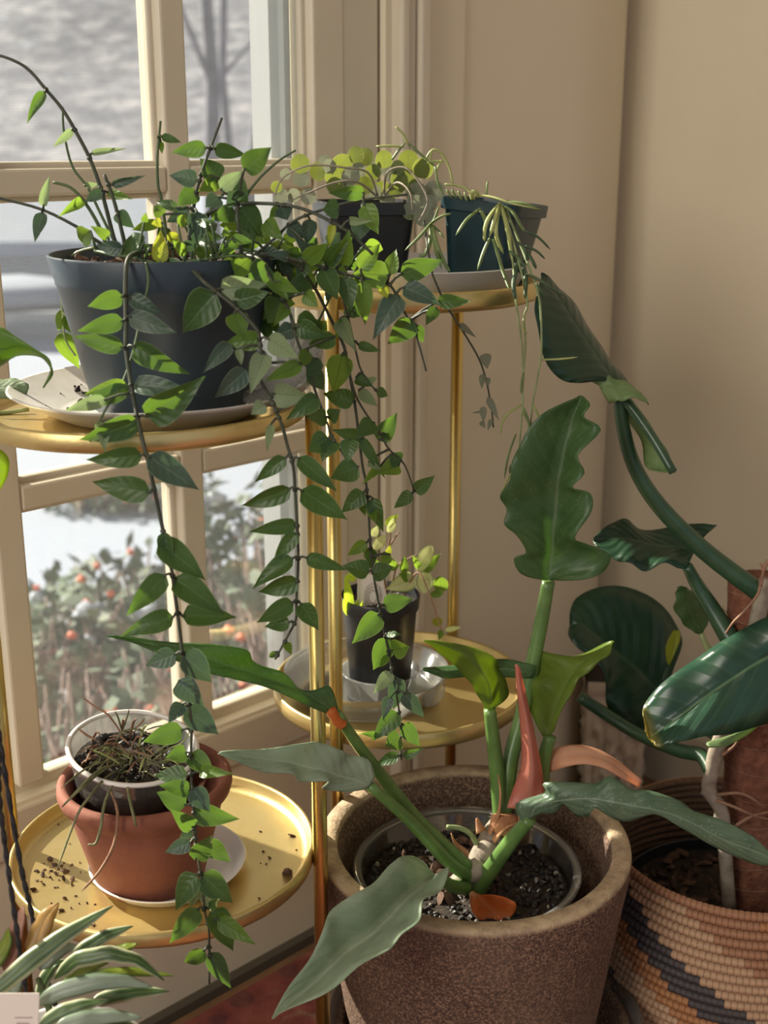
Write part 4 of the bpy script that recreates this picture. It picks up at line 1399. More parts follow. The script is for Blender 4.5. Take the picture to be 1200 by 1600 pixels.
# silvery tail hanging free of the tray
TL = [(690, 463, 1.03), (704, 488, 1.032), (726, 522, 1.035), (748, 560, 1.035), (760, 596, 1.035), (768, 640, 1.035), (771, 668, 1.035)]
p3 = pix_path(TL, 4)
g = G()
g.tube(catmull([P(663, 345, 1.115), P(668, 385, 1.075), P(676, 430, 1.032)], 4) + p3, (0.0011, 0.0007), 5)
tail = g.build('stem', M['dark_stem'], disc)
for (bu, bv, tu, tv, w) in [(719, 505, 742, 528, 9), (758, 552, 761, 576, 16), (754, 584, 753, 608, 9), (762, 590, 763, 604, 8), (762, 620, 780, 657, 10), (755, 635, 756, 660, 10), (752, 658, 757, 668, 8), (768, 655, 762, 672, 7), (752, 643, 736, 646, 3)]:
    put_leaf(tail, P(bu, bv, 1.035), P(tu, tv, 1.03), w, 'ovate', 'coin_grey', cr.randrange(3), 0.2)

# needle leaved plant in a teal square pot
tc_ = Vector((0.094, 1.181, ZS + 0.003))
teal = thing('potted_needle_plant', 'needle leaved trailing plant in a dark teal square pot on the metal saucer', 'potted plant', tc_)
rz = Matrix.Rotation(R(6), 3, 'Y') @ Matrix.Rotation(R(-30), 3, 'Z')
square_pot(tc_, 0.054, 0.080, 0.080, 0.0018, rz, M['teal_plastic'], teal)
square_soil(tc_, 0.073, 0.074, rz, teal, M['soil'], 8)
needles = []


def needle(mat, pts, r=(0.0014, 0.0006), parent=None, sub=3, name='leaf'):
    p3 = pix_path(pts, sub)
    rr = [r[0] * (0.55 + 0.45 * math.sin(math.pi * min(1, 0.15 + 0.8 * k / (len(p3) - 1)))) if k < len(p3) - 1 else r[1] * .4 for k in range(len(p3))]
    g = G()
    g.tube(p3, rr, 5, flat=0.55)
    return g.build(name, M[mat], parent)


NS = 'thread'
NL, ND = 'thread_light', 'thread_dark'
Fq = 1.10
for mat, pts in [
    (NL, [(618, 198, 1.13), (630, 210, 1.13), (640, 230, 1.13)]), (NL, [(588, 229, 1.13), (610, 228, 1.13), (632, 230, 1.13)]), (NS, [(640, 225, 1.13), (662, 245, 1.13), (682, 262, 1.13)]),
    (NS, [(612, 250, 1.13), (622, 236, 1.13), (634, 222, 1.13)]), (NL, [(664, 250, 1.13), (676, 234, 1.13), (690, 240, 1.13), (702, 262, 1.13), (708, 290, 1.13)]),
    (NL, [(668, 252, 1.13), (684, 252, 1.13), (694, 252, 1.13)]), (NL, [(674, 236, 1.13), (672, 248, 1.13), (668, 256, 1.13)]), (NL, [(690, 250, 1.13), (684, 262, 1.13), (680, 272, 1.13)]),
    (NS, [(680, 260, 1.12), (684, 285, 1.12), (694, 305, 1.12)]), (NL, [(695, 288, 1.12), (720, 291, 1.12), (738, 303, 1.11), (742, 312, 1.11)]), (NS, [(698, 296, 1.12), (706, 310, 1.12)]), (NS, [(706, 296, 1.12), (714, 311, 1.12)]), (NS, [(716, 298, 1.12), (722, 314, 1.12)]),
    (NS, [(726, 300, 1.12), (730, 316, 1.12)]), (NL, [(745, 305, 1.1), (770, 308, 1.09), (800, 318, 1.08), (846, 327, 1.08)]), (NS, [(792, 314, 1.09), (820, 318, 1.08), (840, 325, 1.08)]), (NS, [(760, 306, 1.1), (761, 292, 1.1), (762, 283, 1.1)]),
    (NL, [(738, 312, 1.1), (737, 302, 1.095), (744, 300, 1.095), (748, 310, 1.1)]),
    (NS, [(750, 326, 1.09), (730, 342, 1.075), (712, 368, 1.07)]), (NL, [(780, 318, 1.09), (765, 338, 1.07), (758, 356, 1.065), (757, 377, 1.065)]), (NL, [(780, 318, 1.09), (774, 340, 1.07), (765, 370, 1.065)]), (NL, [(782, 320, 1.09), (776, 345, 1.07), (776, 370, 1.065), (787, 397, 1.065)]),
    (NL, [(783, 320, 1.09), (790, 345, 1.07), (796, 375, 1.065), (801, 410, 1.06)]), (NS, [(765, 372, 1.065), (755, 395, 1.06), (746, 423, 1.055)]), (NS, [(770, 374, 1.065), (778, 398, 1.06), (786, 425, 1.055), (797, 455, 1.03)]), (NS, [(752, 330, 1.09), (757, 340, 1.08), (760, 352, 1.075)]),
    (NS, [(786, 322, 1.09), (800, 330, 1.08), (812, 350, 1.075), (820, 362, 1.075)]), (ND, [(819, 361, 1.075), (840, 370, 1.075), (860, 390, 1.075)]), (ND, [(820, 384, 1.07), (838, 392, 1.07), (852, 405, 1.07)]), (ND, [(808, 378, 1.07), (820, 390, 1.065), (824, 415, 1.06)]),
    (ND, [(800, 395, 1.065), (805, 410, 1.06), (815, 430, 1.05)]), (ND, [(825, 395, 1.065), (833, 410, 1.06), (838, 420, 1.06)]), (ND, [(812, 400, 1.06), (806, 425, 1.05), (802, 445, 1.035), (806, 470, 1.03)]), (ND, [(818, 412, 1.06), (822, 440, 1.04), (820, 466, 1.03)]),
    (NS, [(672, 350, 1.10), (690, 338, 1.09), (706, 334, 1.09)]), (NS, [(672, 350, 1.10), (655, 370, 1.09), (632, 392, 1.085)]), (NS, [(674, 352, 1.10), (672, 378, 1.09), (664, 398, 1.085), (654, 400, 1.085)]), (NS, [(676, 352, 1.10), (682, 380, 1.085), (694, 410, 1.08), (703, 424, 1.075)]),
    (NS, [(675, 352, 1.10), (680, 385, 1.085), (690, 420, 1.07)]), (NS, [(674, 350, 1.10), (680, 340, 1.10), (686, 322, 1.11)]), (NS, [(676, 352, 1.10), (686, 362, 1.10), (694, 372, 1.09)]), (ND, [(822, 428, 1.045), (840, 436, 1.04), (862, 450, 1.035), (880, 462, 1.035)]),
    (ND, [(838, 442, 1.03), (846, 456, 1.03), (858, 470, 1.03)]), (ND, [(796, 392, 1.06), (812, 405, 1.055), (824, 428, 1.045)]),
]:
    needle(mat, pts, (0.0021, 0.0008), teal)
# long pendulous strands
for k, (mat, pts) in enumerate([
    (NL, [(783, 322, 1.09), (800, 400, 1.06), (806, 470, 1.03), (810, 495, 1.028), (816, 545, 1.028), (817, 600, 1.028), (816, 640, 1.028), (812, 690, 1.028), (809, 740, 1.028)]),
    (NL, [(786, 325, 1.09), (808, 400, 1.06), (824, 470, 1.03), (819, 495, 1.028), (821, 540, 1.028), (818, 590, 1.028), (817, 640, 1.028), (829, 672, 1.028), (825, 720, 1.028), (822, 760, 1.028)]),
    (NL, [(790, 326, 1.09), (820, 400, 1.065), (840, 455, 1.035), (845, 490, 1.03), (846, 540, 1.03), (844, 565, 1.03), (836, 610, 1.03), (831, 640, 1.03), (827, 690, 1.03), (822, 735, 1.03), (806, 765, 1.03)]),
]):
    p3 = pix_path(pts, 4)
    g = G()
    g.tube(p3, (0.0012, 0.0007), 6)
    so = g.build('strand', M['pale_stem'], teal)
for mat, pts in [(NL, [(815, 633, 1.028), (795, 645, 1.026), (785, 660, 1.024), (782, 679, 1.024)]), (NL, [(833, 633, 1.03), (842, 652, 1.028), (846, 682, 1.026)]), (NL, [(818, 498, 1.028), (818, 515, 1.026), (824, 521, 1.026)]),
                 (NL, [(846, 562, 1.03), (875, 561, 1.025), (903, 558, 1.022)]), (NS, [(818, 582, 1.028), (814, 600, 1.026), (814, 615, 1.026)]), (NS, [(819, 638, 1.028), (826, 660, 1.026), (826, 680, 1.026)]), (NS, [(806, 678, 1.028), (794, 712, 1.026), (788, 748, 1.026)]),
                 (NL, [(815, 722, 1.028), (795, 745, 1.026), (783, 775, 1.026)]), (NL, [(810, 740, 1.028), (803, 760, 1.026), (801, 778, 1.026)]), (NL, [(828, 705, 1.03), (838, 730, 1.028), (842, 766, 1.028)]), (NS, [(824, 700, 1.03), (822, 730, 1.028), (816, 755, 1.028)]),
                 (NL, [(808, 735, 1.028), (812, 758, 1.026), (816, 778, 1.026)]), (NL, [(822, 735, 1.028), (812, 752, 1.026), (790, 770, 1.026)]), (NS, [(806, 725, 1.028), (798, 728, 1.026), (796, 740, 1.026)])]:
    needle(mat, pts, (0.0018, 0.0007), teal)

# ================================================================== LOWER TRAY OF THE BACK STAND
ZB = ZR0 + FL
sc = Vector((-0.018, 1.183, ZB))
g = G()
g.lathe([(0.0001, ZB), (0.068, ZB), (0.071, ZB + 0.002), (0.082, ZB + 0.026), (0.0845, ZB + 0.027), (0.0845, ZB + 0.0285), (0.0815, ZB + 0.0285), (0.0698, ZB + 0.0035), (0.067, ZB + 0.0015), (0.0001, ZB + 0.0012)], 80, (sc.x, sc.y, 0))
o = g.build('clear_saucer', M['clear'], origin=sc, sharp=R(50))
tag(o, 'clear plastic saucer on the lower back tray around the black pot', 'saucer')
ZC = ZB + 0.0015
bc = Vector((-0.004, 1.183, ZC))
g = G()
g.lathe([(0.0001, ZC), (0.034, ZC), (0.036, ZC + 0.002), (0.0395, ZC + 0.024), (0.0405, ZC + 0.0245), (0.0405, ZC + 0.026), (0.0385, ZC + 0.026), (0.0352, ZC + 0.003), (0.033, ZC + 0.0015), (0.0001, ZC + 0.0013)], 64, (bc.x, bc.y, 0))
o = g.build('clear_cup', M['milky'], origin=bc)
tag(o, 'low clear plastic cup that holds the small black nursery pot', 'cup')
ZD = ZC + 0.0018
bp_ = thing('potted_variegated_hoya', 'small cream leaved plant with white label in black pot on lower back tray', 'potted plant', (bc.x, bc.y, ZD))
ztop = 0.4835
g = G()
g.lathe(pot_profile(0.0305, 0.0405, ZD, ztop, 0.0016, 0.0022, 0.014), 64, (bc.x, bc.y, 0))
g.build('pot', M['black_plastic'], bp_, sharp=R(50))
soil_disc('soil', bp_, (bc.x, bc.y, 0), 0.0372, ztop - 0.010, M['soil'], 0.002, 11)
grains('perlite', bp_, (bc.x, bc.y, 0), 0.034, ztop - 0.008, 40, (0.0008, 0.002), M['perlite'], 9)
g = G()
lc = P(582, 935, 1.150)
lx = Vector((1, 0.15, 0)).normalized()
g.box(lc + Vector((0, 0, -0.006)), 0.030, 0.0007, 0.062, lx, Vector((-0.15, 1, 0)).normalized(), Vector((0.0, 0.10, 1)).normalized())
g.build('plant_label', M['label'], bp_, smooth=False)
g = G()
for k in range(3):
    ring = [lc + lx * (0.0085 * math.cos(a) * (1 - .25 * k)) + Vector((0, -0.0008, 0.002 + 0.014 * math.sin(a) * (1 - .25 * k))) for a in [2 * math.pi * i / 24 for i in range(25)]]
    g.tube(ring, 0.00035, 4)
g.build('printed_oval', M['print'], bp_)
g = G()
for q in ([(610, 950, 1.155), (600, 900, 1.15), (606, 860, 1.145), (610, 835, 1.145), (604, 820, 1.145)], [(625, 950, 1.155), (640, 910, 1.14), (655, 895, 1.135), (670, 925, 1.125), (682, 960, 1.12), (690, 985, 1.118)], [(612, 945, 1.155), (618, 890, 1.145), (640, 872, 1.14), (652, 868, 1.14)],
          [(606, 860, 1.145), (616, 842, 1.142), (624, 831, 1.142)]):
    g.tube(pix_path(q, 4), (0.0011, 0.0007), 5)
st = g.build('stem', M['root'], bp_)
for (bu, bv, tu, tv, w, k, m_) in [(582, 838, 592, 819, 12, 'ovate', 'cream_leaf'), (607, 832, 616, 811, 14, 'round', 'cream_leaf'), (602, 820, 624, 804, 12, 'lance', 'neon'), (584, 858, 603, 837, 18, 'round', 'cream_leaf'), (652, 892, 677, 852, 25, 'round', 'cream_leaf'),
                                  (660, 892, 688, 866, 17, 'ovate', 'hoya_young'), (664, 893, 664, 927, 29, 'round', 'cream_leaf'), (690, 925, 687, 899, 25, 'round', 'hoya_young'), (648, 903, 605, 922, 27, 'ovate', 'cream_leaf'), (672, 930, 694, 926, 13, 'round', 'hoya_young'),
                                  (631, 895, 632, 876, 14, 'round', 'hoya_young'), (605, 868, 611, 849, 9, 'ovate', 'hoya_yellow'), (690, 975, 675, 967, 15, 'round', 'hoya_yellow'), (695, 985, 719, 980, 9, 'lance', 'cream_leaf'), (690, 985, 686, 1000, 9, 'ovate', 'hoya_young'),
                                  (548, 962, 541, 902, 15, 'lance', 'neon'), (553, 965, 559, 938, 11, 'lance', 'neon'), (545, 962, 536, 934, 12, 'lance', 'neon'), (556, 905, 540, 898, 14, 'round', 'neon'), (560, 962, 566, 945, 8, 'lance', 'neon'), (600, 895, 590, 878, 12, 'ovate', 'hoya_young'), (618, 890, 610, 872, 12, 'ovate', 'hoya_young'),
                                  (640, 905, 622, 895, 13, 'ovate', 'hoya_young'), (655, 888, 645, 868, 9, 'ovate', 'hoya_young')]:
    put_leaf(st, P(bu, bv, 1.142), P(tu, tv, 1.132), w, k, m_, lr.randrange(3), lr.uniform(-.2, .2))
# added clear disc standing in for the light caustic of the saucer
q = P(666, 1080, 1.13)
lid = thing('caustic_disc', 'small clear disc added for the light caustic right of the black pot', 'dish', (q.x, q.y, ZC))
rm = Matrix.Rotation(R(70), 3, 'X')
g = G()
g.lathe([(0.0001, 0), (0.017, 0), (0.0185, 0.002), (0.0185, 0.004), (0.0165, 0.0035), (0.0001, 0.0012)], 48, (q.x, q.y, ZC + 0.0185), rm, wob=lambda a, z: 0.03 * math.cos(12 * a))
g.build('caustic_disc_wall', M['clear'], lid)

# ================================================================== LOWER TRAY OF THE LEFT STAND
ZA = ZL0 + FL
DEPTH = 1.0
g = G()
wc = Vector((-0.180, 0.915, ZA))
g.lathe([(0.0001, ZA), (0.052, ZA), (0.056, ZA + 0.0015), (0.0635, ZA + 0.010), (0.0648, ZA + 0.0108), (0.0640, ZA + 0.0118), (0.0622, ZA + 0.0108), (0.055, ZA + 0.003), (0.051, ZA + 0.002), (0.0001, ZA + 0.002)], 80, (wc.x, wc.y, 0))
o = g.build('white_saucer', M['white_plastic'], origin=wc)
tag(o, 'white plastic saucer under the terracotta pot', 'saucer')
tp = Vector((-0.193, 0.905, ZA + 0.0022))
TZ = 0.431
terra = thing('terracotta_pot', 'terracotta pot with rolled rim on the lower left gold tray', 'pot', tp)
g = G()
rb, rt = 0.0445, 0.0700
g.lathe([(0.0001, tp.z), (rb - 0.002, tp.z), (rb, tp.z + 0.002), (0.0615, TZ - 0.024), (0.0615, TZ - 0.021), (0.0635, TZ - 0.019), (0.0642, TZ - 0.017), (0.0685, TZ - 0.013), (rt, TZ - 0.008), (rt - 0.0005, TZ - 0.003), (rt - 0.0035, TZ),
         (rt - 0.0075, TZ - 0.001), (rt - 0.010, TZ - 0.006), (0.052, TZ - 0.03), (rb - 0.005, tp.z + 0.008), (0.0001, tp.z + 0.006)], 96, (tp.x, tp.y, 0))
g.build('pot_body', M['terracotta'], terra, sharp=R(60))
# tilted clear nursery cup with a wispy plant
cup_c = Vector((-0.203, 0.915, 0))
cz = 0.452
tilt = Matrix.Rotation(R(-8), 3, 'Y').transposed() @ Matrix.Rotation(R(7), 3, 'X')
tm = Matrix.Translation(Vector((cup_c.x, cup_c.y, cz))) @ tilt.to_4x4()
cup = thing('potted_grassy_hoya', 'wispy grass leaved plant in a tilted clear cup set inside the terracotta pot', 'potted plant', (cup_c.x, cup_c.y, cz - 0.07))


def cup_lathe(prof, name, mat, parent):
    g = G()
    g.lathe(prof, 72, (0, 0, 0))
    g.v = [tm @ p for p in g.v]
    return g.build(name, mat, parent)


cup_lathe([(0.0001, -0.068), (0.036, -0.068), (0.038, -0.066), (0.0505, -0.004), (0.0505, -0.002), (0.0495, -0.002), (0.037, -0.0655), (0.0001, -0.0665)], 'cup_wall', M['clear'], cup)
cup_lathe([(0.0500, -0.0035), (0.0530, -0.0030), (0.0535, -0.0012), (0.0520, 0.0002), (0.0500, 0.0), (0.0492, -0.0015), (0.0500, -0.0035)], 'cup_rim', M['white_plastic'], cup)
g = G()
g.lathe([(0.0001, -0.066), (0.0355, -0.066), (0.0470, -0.020), (0.0001, -0.018)], 48)
g.v = [tm @ p for p in g.v]
g.build('root_ball', M['soil'], cup)
soil_disc('soil', cup, (0, 0, 0), 0.0465, -0.018, M['soil'], 0.009, 14, tm)
grains('bark_chips', cup, (0, 0, 0), 0.042, -0.013, 110, (0.0012, 0.004), M['grit'], 31, (1.5, 1, 0.6), tm)
grains('perlite', cup, (0, 0, 0), 0.042, -0.013, 30, (0.0008, 0.002), M['perlite'], 33, (1, 1, 0.8), tm)
gr = random.Random(17)
Fc = 0.905
for mat, pts in [('grass', [(205, 1190, .90), (170, 1190, .885), (135, 1200, .868), (95, 1232, .85)]), ('grass', [(190, 1200, .89), (165, 1215, .87), (140, 1245, .845), (120, 1275, .83), (88, 1362, .815)]), ('grass', [(185, 1210, .885), (165, 1250, .84), (158, 1290, .828), (150, 1318, .825), (137, 1319, .825)]),
                 ('grass_dry', [(172, 1232, .865), (184, 1270, .835), (178, 1320, .828), (155, 1362, .82), (127, 1393, .815)]), ('grass', [(197, 1215, .885), (202, 1245, .845), (209, 1275, .832), (213, 1293, .83)]), ('grass_dry', [(192, 1150, .91), (170, 1118, .91), (148, 1104, .915), (127, 1088, .92)]),
                 ('grass', [(192, 1140, .905), (198, 1122, .905), (202, 1108, .905)]), ('grass', [(190, 1140, .905), (184, 1120, .905), (179, 1111, .905)]), ('grass_dry', [(150, 1155, .90), (138, 1150, .905), (122, 1138, .91)]), ('grass_dry', [(212, 1137, .91), (222, 1128, .91), (226, 1122, .91)]),
                 ('grass', [(170, 1185, .89), (155, 1180, .885), (143, 1170, .88)]), ('grass', [(190, 1195, .89), (160, 1200, .87), (130, 1225, .85), (97, 1262, .835)]), ('grass', [(180, 1192, .89), (150, 1212, .865), (118, 1240, .84), (96, 1261, .835)]), ('thread_light', [(228, 1190, .90), (250, 1170, .90), (275, 1158, .90)]),
                 ('thread_light', [(230, 1195, .90), (260, 1172, .90), (285, 1160, .90), (298, 1140, .90)]), ('thread_light', [(190, 1195, .885), (165, 1180, .88), (145, 1172, .878)])]:
    needle(mat, pts, (0.0013, 0.0005), cup)
for k in range(64):
    u, v = gr.gauss(198, 26), gr.gauss(1182, 16)
    a = gr.uniform(-2.6, 0.5) if gr.random() < .6 else gr.uniform(1.8, 3.6)
    l = gr.uniform(22, 58)
    needle(gr.choice(['grass', 'grass', 'grass_dry', 'thread_light']), [(u, v, Fc + gr.uniform(-.02, .012)), (u + l * .5 * math.cos(a), v + l * .4 * math.sin(a) - 6, Fc - .012), (u + l * math.cos(a), v + l * .7 * math.sin(a) + 4, Fc - .022)], (0.0012, 0.0005), cup, 2)
cr2 = G()
rnd = random.Random(8)
for k in range(75):
    big = k < 10
    if k < 45:
        u, v = rnd.gauss(88, 20), rnd.gauss(1362, 24)
    elif k < 60:
        u, v = rnd.uniform(60, 150), rnd.uniform(1400, 1460)
    else:
        u, v = rnd.uniform(380, 480), rnd.uniform(1290, 1430)
    q = PZ(u, v, ZA)
    if math.hypot(q.x - SL[0], q.y - SL[1]) > TR - 0.014 or math.hypot(q.x - wc.x, q.y - wc.y) < 0.068:
        continue
    s = rnd.uniform(0.0016, 0.0028) if big else rnd.uniform(0.0005, 0.0013)
    cr2.blob((q.x, q.y, ZA + s * 0.4), s, (1.5, 1, 0.6), k, 0.3)
for (u, v, s) in [(448, 1366, .005), (455, 1306, .0026), (410, 1420, .004)]:
    q = PZ(u, v, ZA)
    cr2.blob((q.x, q.y, ZA + s * 0.3), s, (1.6, .8, 0.4), int(u), 0.3)
o = cr2.build('soil_crumbs', M['bark'], origin=(SL[0], SL[1], ZA), smooth=False)
tag(o, 'scattered soil crumbs on the lower left gold tray beside the terracotta pot', 'soil', kind='stuff')

# ================================================================== BIG STONEWARE POT WITH THE SERRATED PHILODENDRON
BP = Vector((0.0805, 0.990, 0.118))
PT = 0.322
SC_ = (0.092, 0.972)
cad = thing('plant_caddy', 'low round wooden plant caddy on the rug carrying the big stoneware pot and its saucers', 'caddy', (SC_[0], SC_[1], 0.008))
g = G()
g.lathe([(0.0001, 0.080), (0.126, 0.080), (0.130, 0.083), (0.130, 0.097), (0.126, 0.100), (0.0001, 0.100)], 72, (SC_[0], SC_[1], 0))
g.build('caddy_top', M['floor'], cad, sharp=R(50))
for k in range(4):
    a = R(45 + 90 * k)
    x_, y_ = SC_[0] + 0.095 * math.cos(a), SC_[1] + 0.095 * math.sin(a)
    g = G()
    g.tube([(x_ - 0.009, y_, 0.030), (x_ + 0.009, y_, 0.030)], 0.0215, 16)
    g.tube([(x_, y_, 0.048), (x_, y_, 0.081)], 0.007, 10)
    g.build('caster', M['black_plastic'], cad, sharp=R(50))
zz = 0.1004
g = G()
g.lathe([(0.0001, zz), (0.124, zz), (0.128, zz + 0.002), (0.1425, zz + 0.044), (0.1460, zz + 0.0455), (0.1460, zz + 0.048), (0.1415, zz + 0.0475), (0.1265, zz + 0.005), (0.123, zz + 0.002), (0.0001, zz + 0.002)], 96, (SC_[0], SC_[1], 0))
o = g.build('clear_drip_saucer', M['clear_rim'], origin=(SC_[0], SC_[1], zz))
tag(o, 'wide clear plastic drip saucer at the foot of the big stoneware pot', 'saucer')
z2 = zz + 0.0025
g = G()
g.lathe([(0.0001, z2), (0.118, z2), (0.121, z2 + 0.003), (0.1360, z2 + 0.034), (0.1355, z2 + 0.037), (0.1310, z2 + 0.037), (0.1285, z2 + 0.034), (0.122, z2 + 0.013), (0.0001, z2 + 0.012)], 96, (SC_[0], SC_[1], 0))
o = g.build('clay_saucer', M['stoneware'], origin=(SC_[0], SC_[1], z2))
tag(o, 'brown clay saucer nested in the clear one under the big stoneware pot', 'saucer')
z3 = z2 + 0.0125
big = thing('stoneware_pot', 'big weathered brown stoneware pot in the middle foreground', 'pot', (BP.x, BP.y, z3))
g = G()
g.lathe([(0.0001, z3), (0.107, z3), (0.1105, z3 + 0.004), (0.1185, 0.160), (0.1315, 0.255), (0.1382, 0.300), (0.1395, 0.316), (0.1388, 0.3205), (0.1372, 0.322), (0.1245, 0.3215), (0.1225, 0.3195), (0.119, 0.300), (0.1155, 0.255), (0.103, 0.155), (0.094, z3 + 0.02), (0.0001, z3 + 0.018)],
        120, (BP.x, BP.y, 0), wob=lambda a, z: 0.006 * noise.noise(Vector((2.1 * math.cos(a), 2.1 * math.sin(a), z * 9))))
g.build('pot_body', M['stoneware'], big)
IC = Vector((0.0745, 0.985, 0))
ip = thing('potted_philodendron', 'serrated leaved philodendron in a clear nursery pot inside the big stoneware pot', 'potted plant', (IC.x, IC.y, 0.17))
IZ = 0.298
g = G()
g.lathe([(0.0001, 0.172), (0.068, 0.172), (0.071, 0.175), (0.0965, IZ - 0.004), (0.0960, IZ - 0.002), (0.094, IZ - 0.004), (0.070, 0.177), (0.0001, 0.174)], 80, (IC.x, IC.y, 0))
g.build('nursery_pot', M['very_clear'], ip)
g = G()
g.lathe([(0.0955, IZ - 0.004), (0.1015, IZ - 0.004), (0.1025, IZ - 0.001), (0.101, IZ + 0.001), (0.096, IZ), (0.0945, IZ - 0.002), (0.0955, IZ - 0.004)], 80, (IC.x, IC.y, 0))
g.build('pot_rim', M['clear_rim'], ip)
g = G()
g.lathe([(0.0001, 0.178), (0.068, 0.178), (0.0905, IZ - 0.022), (0.0001, IZ - 0.020)], 64, (IC.x, IC.y, 0))
g.build('root_ball', M['soil'], ip)
soil_disc('soil', ip, (IC.x, IC.y, 0), 0.0905, IZ - 0.021, M['soil'], 0.006, 21)
grains('grit', ip, (IC.x, IC.y, 0), 0.087, IZ - 0.0175, 900, (0.0012, 0.0030), M['grit'], 41, (1.1, 1, 0.8))
grains('perlite', ip, (IC.x, IC.y, 0), 0.086, IZ - 0.0160, 45, (0.0010, 0.0024), M['perlite'], 42, (1.1, 1, 0.8))
grains('bark_chips', ip, (IC.x - 0.012, IC.y + 0.015, 0), 0.050, IZ - 0.0150, 90, (0.002, 0.0055), M['bark'], 43, (1.7, 1, 0.4))
# crown
crown = G()
crown.tube(pix_path([(715, 1385, .965), (740, 1360, .972), (757, 1330, .982), (775, 1300, .99), (792, 1282, .995)], 4), (0.0105, 0.0115), 12)
for (u, v, F) in [(740, 1362, .966), (760, 1332, .976)]:
    crown.blob(P(u, v, F), 0.0125, (1, 1, 0.8), 3, 0.15)
crown.build('crown', M['brown_stem'], ip)
for k, q in enumerate([[(765, 1300, .978), (778, 1275, .978), (782, 1240, .982), (778, 1210, .986)], [(800, 1300, .985), (812, 1270, .985), (806, 1235, .988)], [(772, 1312, .972), (790, 1292, .972), (812, 1285, .975)], [(752, 1300, .975), (745, 1278, .98)], [(730, 1335, .968), (712, 1318, .968), (705, 1302, .97)]]):
    g = G()
    g.tube(pix_path(q, 4), (0.0062, 0.0012), 7, flat=0.35)
    g.build('dried_sheath', M['dry'], ip)
g = G()
g.blob(P(788, 1288, .985), 0.017, (1.0, 0.8, 0.75), 6, 0.22)
g.build('dried_sheath', M['dry'], ip)


def petiole(parent, pts, r, mat='petiole'):
    g = G()
    g.tube(pix_path(pts, 4), r, 10)
    return g.build('petiole', M[mat], parent)


PH = []
# tall upright leaf
lf = loft_leaf('leaf', [((853, 906), (857, 906), (862, 906)), ((815, 897), (859, 895), (905, 905)), ((803, 874), (860, 880), (942, 894)), ((822, 864), (862, 862), (953, 868)), ((808, 836), (864, 846), (915, 850)), ((788, 818), (866, 825), (898, 838)),
                        ((792, 797), (868, 800), (924, 798)), ((781, 776), (870, 778), (922, 772)), ((797, 750), (873, 752), (894, 762)), ((800, 722), (878, 725), (913, 738)), ((812, 697), (884, 697), (903, 710)), ((828, 667), (890, 670), (939, 672)),
                        ((850, 645), (897, 648), (912, 652)), ((882, 629), (904, 630), (922, 632)), ((905, 619), (908, 618), (912, 620))], 1.035, 1.04, -0.02, -0.03, 'philo', ip, 4, 0.05, 0.0022)
petiole(lf, [(857, 908, 1.035), (848, 960, 1.033), (838, 1010, 1.03), (815, 1120, 1.02), (797, 1190, 1.008), (788, 1275, .99)], (0.0058, 0.0078))
# backlit leaf at the right
lf = loft_leaf('leaf', [((848, 1150), (858, 1152), (866, 1140)), ((822, 1098), (866, 1112), (884, 1098)), ((808, 1062), (880, 1080), (898, 1074)), ((827, 1050), (893, 1056), (908, 1058)), ((832, 1017), (905, 1040), (922, 1048)), ((875, 1027), (922, 1027), (940, 1032)), ((925, 1017), (942, 1013), (953, 1018)), ((956, 1001), (958, 1001), (960, 1003))],
               1.0, 1.01, 0.03, -0.01, 'philo_yellow', ip, 4, 0.05, 0.0015)
petiole(lf, [(860, 1150, 1.0), (850, 1185, .998), (844, 1235, .995), (815, 1290, .985)], (0.0055, 0.0075))
# bright leaf at the left
lf = loft_leaf('leaf', [((758, 1106), (764, 1108), (772, 1106)), ((745, 1084), (766, 1090), (795, 1086)), ((735, 1067), (763, 1068), (791, 1068)), ((718, 1047), (748, 1043), (782, 1046)), ((700, 1031), (727, 1023), (772, 1028)), ((682, 1016), (700, 1009), (736, 1010)), ((661, 1001), (663, 1000), (668, 1000))],
               1.0, .985, 0.004, 0.025, 'philo_yellow', ip, 5, -0.05, 0.0012)
petiole(lf, [(765, 1108, 1.0), (770, 1150, 1.0), (777, 1210, .998), (784, 1285, .99)], (0.0055, 0.0080))
# narrow ageing leaf behind it
loft_leaf('leaf', [((832, 1060), (836, 1052), (838, 1040)), ((790, 1058), (795, 1046), (792, 1030)), ((745, 1056), (745, 1045), (748, 1033)), ((700, 1060), (702, 1050), (705, 1040)), ((680, 1055), (680, 1049), (682, 1042)), ((660, 1047), (660, 1045), (661, 1043))], 1.02, 1.01, 0.0, 0.01, 'philo', ip, 4)
# long leaf reaching left
lf = loft_leaf('leaf', [((512, 1113), (526, 1114), (528, 1106)), ((492, 1108), (505, 1101), (514, 1072)), ((465, 1094), (482, 1086), (494, 1078)), ((435, 1083), (452, 1073), (468, 1077)), ((402, 1070), (421, 1061), (443, 1052)), ((380, 1064), (398, 1052), (414, 1042)), ((356, 1059), (375, 1045), (396, 1032)),
                        ((330, 1053), (350, 1038), (385, 1015)), ((300, 1041), (320, 1025), (345, 1008)), ((262, 1028), (285, 1012), (302, 1005)), ((212, 1008), (225, 1003), (237, 1001)), ((162, 993), (165, 992), (168, 992))], .893, .84, -0.010, 0.006, 'philo', ip, 4, 0.10, 0.0015)
petiole(lf, [(526, 1114, .893), (560, 1165, .907), (610, 1230, .926), (660, 1290, .944), (738, 1362, .968)], (0.0040, 0.0072))
g = G()
g.tube(pix_path([(516, 1108, .889), (524, 1122, .892), (534, 1132, .895)], 4), (0.0052, 0.0060), 6, flat=0.8)
g.build('dried_sheath', M['orange'], lf)
